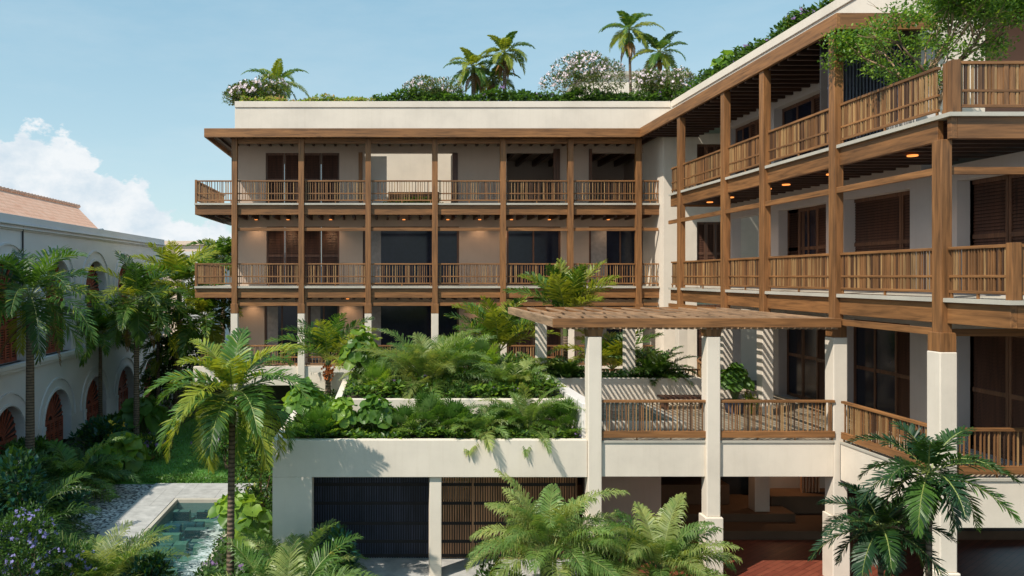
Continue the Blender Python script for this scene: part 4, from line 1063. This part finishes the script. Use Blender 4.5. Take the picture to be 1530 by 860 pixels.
fanpalm('small fan palm left of the soft palm in the lower planter', 745, 19.6, 3.3, n=18, r=.34, H=.6, seed=6, mats=[L_mid, L_limed])
cover('ground_cover', 'dense dark ground cover with purple flowers along the lower planter edge', 'ground cover', (-2.5,4.7,18.82,20.35), 3.3, 6500, .13, .36, 22, wts=(3,5,2), fl_n=9, fs=.026)
cover('ground_cover', 'leafy ground cover on the left return of the lower planter', 'ground cover', (-2.5,-1.4,20.4,25.5), 3.3, 2200, .12, .4, 23)
# ---- rear planter on the terrace
areca('dark feathery palm in the rear planter near the third column', 978, 25.0, 3.95, L=1.35, nf=26, seed=17, ll=.35, wts=(7,5,1), mats=[rachism, L_dark, L_mid, L_soft], w=.03, droop=1.2)
areca('dark palm in the rear planter beneath the pergola corner', 842, 25.0, 3.95, L=1.0, nf=18, seed=18, ll=.35, wts=(7,4,1), mats=[rachism, L_dark, L_mid, L_soft], w=.03)
areca('soft green palm at the left end of the rear planter', 800, 25.1, 4.0, L=1.1, nf=16, seed=19, ll=.35, wts=(4,5,3), w=.03)
cover('ground_cover', 'dark leafy ground cover in the rear terrace planter', 'ground cover', (4.9,9.7,24.4,25.6), 3.95, 2200, .13, .42, 24, mats=[L_dark, L_dark, L_mid])
pp_ = bigleaf('dark green round leaved pot plant on the terrace beside the striped column', 1098, 22.6, 3.75, R_=.42, H=.85, n=24, lr=.22, seed=9, mats=[L_mid, L_limed], name='potted_plant', cat='potted plant')
b = MB(); c = origin_of(pp_); n = 16
b.tube([(c.x,c.y,3.4),(c.x,c.y,3.78)], [.24,.33], n); b.build('pot', slate, pp_, smooth=False)
shrub('small yellow green shrub beside the pot plant', 1120, 22.3, 3.4, .2, .6, N=300, ls=.1, seed=20, mats=[L_yel, L_lime, L_yel])
tb = thing('bench', (9.1, 23.3, 3.4), 'low dark timber bench on the terrace behind the railing', 'bench')
b = MB(); b.box(8.3, 9.8, 23.1, 23.6, 3.72, 3.78); b.build('seat', shut, tb)
for x in (8.4, 9.6): 
    b = MB(); b.box(x, x+.09, 23.12, 23.58, 3.4, 3.72); b.build('leg', shut, tb)
# ---- court plants, view through screen
shrub('green hedge in the small open court on the top storey', 615, 37.2, F3, 1.5, .55, ry=.3, N=900, ls=.14, seed=21, x=1.5, mats=[L_mid, L_lime, L_yel])
lp = thing('low_planter', (2.0, 25.2, 0), 'low white planter glimpsed through the open slats of the brown screen', 'planter')
b = MB(); b.box(.5, 4.6, 25.2, 25.7, .1, .56); b.build('box', white, lp)
shrub('green bush in the low white planter behind the slats', 690, 25.9, 0, 1.9, 1.2, N=1400, ls=.14, seed=22, x=2.9)
# ---- roof garden
ROOF = 15.1
def roofpalm(label, px, py, Y, seed, L=1.45, tr=.1, bp=None):
    palm(label, px, py, Y, ROOF, L=L, nf=12, tr=tr, ll=.36, seed=seed, group='roof garden palms', wts=(2,5,4), droop=1.25, el_lo=-35, w=.045, n=34, base_px=bp, spread=.15, vee=.15, dead=4, hang=.5)
roofpalm('roof palm standing alone above the white flowering bush at the left end', 413, 122, 38, 31, 1.7)
roofpalm('roof palm leftmost of the middle group', 707, 98, 38, 32, 1.5)
roofpalm('roof palm rightmost of the middle group', 754, 76, 38, 33, 1.4)
roofpalm('lower roof palm between the two of the middle group', 737, 115, 39, 34, 1.35)
roofpalm('tallest roof palm with thin trunk near the corner', 940, 42, 39, 35, 1.65, .07, 943)
roofpalm('roof palm beside the tallest one, leaning over white blossoms', 985, 76, 38, 36, 1.5, .13, 988)
WB = [leaf('leaf_olive', (.10,.13,.05), .3), L_mid, leaf('leaf_olive_pale', (.2,.22,.09), .3)]
GB = 'white flowering bushes on the roof'
for i, (px, Y, rx, rz, fl, lab) in enumerate([(398, 37.2, 1.45, 1.35, 110, 'white flowering roof bush under the single palm at the left end'), (362, 36.9, .8, 1.0, 40, 'small pale flowering roof bush overhanging the parapet corner'),
        (645, 37.0, 1.35, 1.4, 80, 'white flowering roof bush left of the middle palms'), (873, 37.0, 1.85, 2.3, 230, 'largest white flowering roof bush right of the middle palms'),
        (968, 36.9, 1.0, 1.6, 90, 'white flowering roof bush under the tallest palm'), (1012, 36.6, .9, 1.6, 70, 'white flowering roof bush in the corner of the two parapets')]):
    shrub(lab, px, Y, ROOF+.2, rx*1.12, rz*1.2, N=int(3200*rx), ls=.13, seed=70+i, mats=WB, wts=(4,4,3), flowers=int(fl*1.4), fm=fl_white, fs=.062, group=GB, lumps=12)
cover('ground_cover', 'pale sage and pinkish succulents along the left parapet top', 'ground cover', (BX(352)+.15, -.6, 35.95, 36.6), ROOF+.15, 3600, .15, .66, 41, mats=[L_lime, L_pale, L_pink])
cover('ground_cover', 'leafy green planting with purple flowers along the middle of the roof edge', 'ground cover', (-.6, 13.5, 36.0, 37.2), ROOF+.15, 9000, .2, 1.0, 42, mats=[L_dark, L_mid, L_limed], fl_n=16, fs=.06)
cover('ground_cover', 'green planting along the parapet of the receding wing', 'ground cover', (13.5, 14.3, 20, 36), ROOF+.2, 9000, .18, .95, 43, mats=[L_dark, L_mid, L_limed], fl_n=22, fs=.055)
bigleaf('round leaved plant on the roof edge of the receding wing', 1066, 31.6, ROOF+.1, R_=.4, H=1.2, n=8, lr=.38, seed=10, x=13.9)
shrub('small purple flowering plant on the roof edge near the top of the picture', 1180, 25.8, ROOF, .6, 1.25, N=500, ls=.12, seed=81, x=13.9, flowers=20, fm=fl_purple, fs=.06)
shrub('bright bush on the roof at the upper edge of the picture', 1236, 23.5, ROOF, .7, 1.9, N=700, ls=.13, seed=82, x=14.0, mats=[L_lime, L_mid, L_yel])
b = thing('roof_house', (14, 44, ROOF), 'low pale roof house behind the corner roof bushes', 'building')
m = MB(); m.box(11.5, 17, 44, 48, ROOF, 18.9); m.build('wall', cream, b)
m = MB(); m.box(11.3, 17.2, 43.8, 48.2, 18.9, 19.1); m.build('roof', stone, b)
# ---- terrace tree (upper right)
def tree(label, base, H, rx, seed, N=9000, name='tree'):
    rnd = random.Random(seed); root = thing(name, base, label, 'tree'); t = MB(); tips = []
    def limb(p, d, L, r, dep):
        pts = [p.copy()]; rad = [r]
        for k in range(4):
            d = (d+rdir(rnd)*.16).normalized(); p = p+d*L/4; pts.append(p.copy()); rad.append(r*(1-.13*(k+1)))
        t.tube(pts, rad, 6)
        if dep >= 2 and abs(p.x-base[0]) < 1.45 and p.z > base[2]+1.15: tips.append(p.copy())
        if dep < 4 and abs(p.x-base[0]) < 1.5 and (dep < 1 or p.z > base[2]+.8):
            for j in range(rnd.choice((2,3))):
                nd = (d+rdir(rnd)*.68+UP*.08); limb(p, nd.normalized(), L*.68, r*.52, dep+1)
    for k in range(5):
        az = k*1.257+.3; d = Vector((math.cos(az)*.36, math.sin(az)*.3, 1)).normalized()
        limb(Vector(base)+Vector((math.cos(az),math.sin(az),0))*.08, d, H*.42, .06, 0)
    B = Vector(base); src = list(tips) or [B+UP*1.5]
    for k in range(46):
        d = rdir(rnd); q = B+Vector((d.x*1.4, d.y*1.0, 1.95+d.z*.8))
        nst = min(src, key=lambda a: (a-q).length); t.tube([nst, nst.lerp(q,.5)+UP*.05, q], [.012,.009,.005], 4); tips.append(q)
    t.build('trunk', barkm, root, smooth=True)
    m = MB()
    for k in range(N):
        c = rnd.choice(tips); d = rdir(rnd); q = c+Vector((d.x,d.y,d.z*.55))*.36*rnd.random()**.4
        leafq(m, q, (rdir(rnd)+UP*.1).normalized(), (UP+rdir(rnd)*.6).normalized(), .085*rnd.uniform(.7,1.3), .05, rnd.choices((0,1,2),(4,5,4))[0])
    m.build('crown', [L_mid, L_limed, L_lime], root)
tree('small leaved multi stemmed tree on the upper right terrace behind the railing', (X_(1386,17.0), 17.0, F3), 3.0, 1.6, 9, 20000)
b = thing('planter_box', (X_(1390,16.4), 16.4, F3), 'white low planter box at the foot of the terrace tree', 'planter')
m = MB(); c = origin_of(b); m.box(c.x-.25, c.x+1.4, 16.5, 17.5, F3, F3+.3); m.build('box', white, b, bevel=.01)
# ---- lawn grass
rnd = random.Random(77); m = MB()
for k in range(26000):
    y = 27.5+17*rnd.random()**1.4; x = rnd.uniform(-12.0+max(0,(y-30)*.14), -2.9-max(0,(y-33)*.22)); a = rnd.uniform(0,6.28); h = rnd.uniform(.04,.1)
    dx, dy = math.cos(a)*.02, math.sin(a)*.02
    m.tri((x-dx,y-dy,.012),(x+dx,y+dy,.012),(x+rnd.uniform(-.04,.04),y+rnd.uniform(-.04,.04),h), rnd.choice((0,0,1)))
o = m.build('grass', [leaf('grass_green', (.12,.30,.055), .3), L_limed]); tag(o, 'short green grass blades covering the lawn behind the path', 'grass', kind='stuff')
cover('ground_cover', 'small leafed green edging plants between lawn and gravel', 'ground cover', (-11.9,-3.6,27.45,28.2), .01, 2600, .09, .2, 45, mats=[L_mid, L_limed, L_mid])
cover('ground_cover', 'green creeping plants along the left edge of the gravel bed', 'ground cover', (-13.9,-11.0,14,29), .01, 7000, .15, .5, 46, mats=[L_dark, L_mid, L_dark])
cover('ground_cover', 'low planting between pool and podium wall', 'ground cover', (-4.5,-2.9,12,27), .01, 6500, .14, .6, 47, mats=[L_dark, L_mid, L_limed], fl_n=10, fs=.05)
cover('ground_cover', 'low leafy planting along the foot of the podium front', 'ground cover', (-2.8,10.5,14,17.9), .01, 9000, .12, .4, 48, mats=[L_dark, L_mid, L_dark])

# ================================================================== LIGHT, SKY, CAMERA
Ld = Vector((.50,.42,-.78)).normalized()
sd = bpy.data.lights.new('sun', 'SUN'); sd.energy = 5.0; sd.angle = R(.55); sd.color = (1,.925,.80)
so = bpy.data.objects.new('sun', sd); COL.objects.link(so); so.rotation_euler = Ld.to_track_quat('-Z','Y').to_euler()
world = bpy.data.worlds.new('World'); scene.world = world; world.use_nodes = True
nt = world.node_tree; bg = nt.nodes['Background']
sky = nt.nodes.new('ShaderNodeTexSky'); sky.sky_type = 'NISHITA'; sky.sun_disc = False
sky.sun_elevation = math.asin(-Ld.z); sky.sun_rotation = math.atan2(-Ld.x, -Ld.y); sky.air_density = 1.0; sky.dust_density = .6; sky.ozone_density = 1.6
tc = nt.nodes.new('ShaderNodeTexCoord'); sp = nt.nodes.new('ShaderNodeSeparateXYZ'); nt.links.new(tc.outputs['Generated'], sp.inputs[0])
def M(op, a, b=None, c=None, clamp=False):
    n = nt.nodes.new('ShaderNodeMath'); n.operation = op; n.use_clamp = clamp
    for i, v in enumerate((a,b,c)):
        if v is None: continue
        if isinstance(v, (int,float)): n.inputs[i].default_value = v
        else: nt.links.new(v, n.inputs[i])
    return n.outputs[0]
def MR(v, a, b, c, d):
    n = nt.nodes.new('ShaderNodeMapRange'); n.inputs[1].default_value = a; n.inputs[2].default_value = b; n.inputs[3].default_value = c; n.inputs[4].default_value = d
    nt.links.new(v, n.inputs[0]); return n.outputs[0]
az = M('ARCTAN2', sp.outputs[0], sp.outputs[1])          # 0 = +Y, negative = left
thr = M('SUBTRACT', MR(az, -.40, -.27, .175, .085), MR(az, -.24, -.12, 0, .08))
mp = nt.nodes.new('ShaderNodeMapping'); mp.inputs['Scale'].default_value = (1,1,1.5); nt.links.new(tc.outputs['Generated'], mp.inputs[0])
n1 = nt.nodes.new('ShaderNodeTexNoise'); n1.inputs['Scale'].default_value = 11; n1.inputs['Detail'].default_value = 9; n1.inputs['Roughness'].default_value = .6; nt.links.new(mp.outputs[0], n1.inputs['Vector'])
dens = M('ADD', M('SUBTRACT', thr, sp.outputs[2]), M('MULTIPLY', M('SUBTRACT', n1.outputs[0], .5), .20))
cl = MR(dens, 0, .008, 0, 1)
n2 = nt.nodes.new('ShaderNodeTexNoise'); n2.inputs['Scale'].default_value = 15; n2.inputs['Detail'].default_value = 8; n2.inputs['Roughness'].default_value = .6
mp2 = nt.nodes.new('ShaderNodeMapping'); mp2.inputs['Location'].default_value = (.02,.0,.03); mp2.inputs['Scale'].default_value = (1,1,1.4)
nt.links.new(tc.outputs['Generated'], mp2.inputs[0]); nt.links.new(mp2.outputs[0], n2.inputs['Vector'])
cr = nt.nodes.new('ShaderNodeValToRGB'); cr.color_ramp.elements[0].position = .32; cr.color_ramp.elements[0].color = (4.6,5.6,6.4,1); cr.color_ramp.elements[1].position = .6; cr.color_ramp.elements[1].color = (6.9,7.2,7.4,1)
nt.links.new(n2.outputs[0], cr.inputs[0])
wn = nt.nodes.new('ShaderNodeTexNoise'); wn.inputs['Scale'].default_value = 2.2; wn.inputs['Detail'].default_value = 8; wn.inputs['Roughness'].default_value = .65
mp3 = nt.nodes.new('ShaderNodeMapping'); mp3.inputs['Scale'].default_value = (1,1,4); nt.links.new(tc.outputs['Generated'], mp3.inputs[0]); nt.links.new(mp3.outputs[0], wn.inputs['Vector'])
wisp = MR(wn.outputs[0], .45, .85, 0, .35)
tint = nt.nodes.new('ShaderNodeMixRGB'); tint.blend_type = 'MULTIPLY'; tint.inputs[0].default_value = 1; tint.inputs[2].default_value = (1.55,1.45,1.12,1)
nt.links.new(sky.outputs[0], tint.inputs[1])
gr = nt.nodes.new('ShaderNodeValToRGB'); ge = gr.color_ramp.elements
ge[0].position = 0; ge[0].color = (4.5,6.1,6.9,1); ge[1].position = .55; ge[1].color = (1.3,3.5,5.3,1)
nt.links.new(sp.outputs[2], gr.inputs[0])
mg = nt.nodes.new('ShaderNodeMixRGB'); mg.inputs[0].default_value = .75; nt.links.new(tint.outputs[0], mg.inputs[1]); nt.links.new(gr.outputs[0], mg.inputs[2])
m0 = nt.nodes.new('ShaderNodeMixRGB'); nt.links.new(wisp, m0.inputs[0]); nt.links.new(mg.outputs[0], m0.inputs[1]); m0.inputs[2].default_value = (5.6,6.4,6.8,1)
m1 = nt.nodes.new('ShaderNodeMixRGB'); nt.links.new(cl, m1.inputs[0]); nt.links.new(m0.outputs[0], m1.inputs[1]); nt.links.new(cr.outputs[0], m1.inputs[2])
nt.links.new(m1.outputs[0], bg.inputs[0]); bg.inputs[1].default_value = .13

cam = bpy.data.cameras.new('camera'); co = bpy.data.objects.new('camera', cam); COL.objects.link(co); scene.camera = co
co.location = (0,0,EYE); co.rotation_euler = (R(90),0,0)
cam.sensor_width = 36; cam.lens = F/1530*36; cam.shift_x = (765-VX)/1530; cam.shift_y = -(430-VY)/1530
cam.clip_start = .1; cam.clip_end = 4000
scene.view_settings.view_transform = 'Standard'; scene.view_settings.look = 'None'; scene.view_settings.gamma = 1; scene.view_settings.exposure = 0
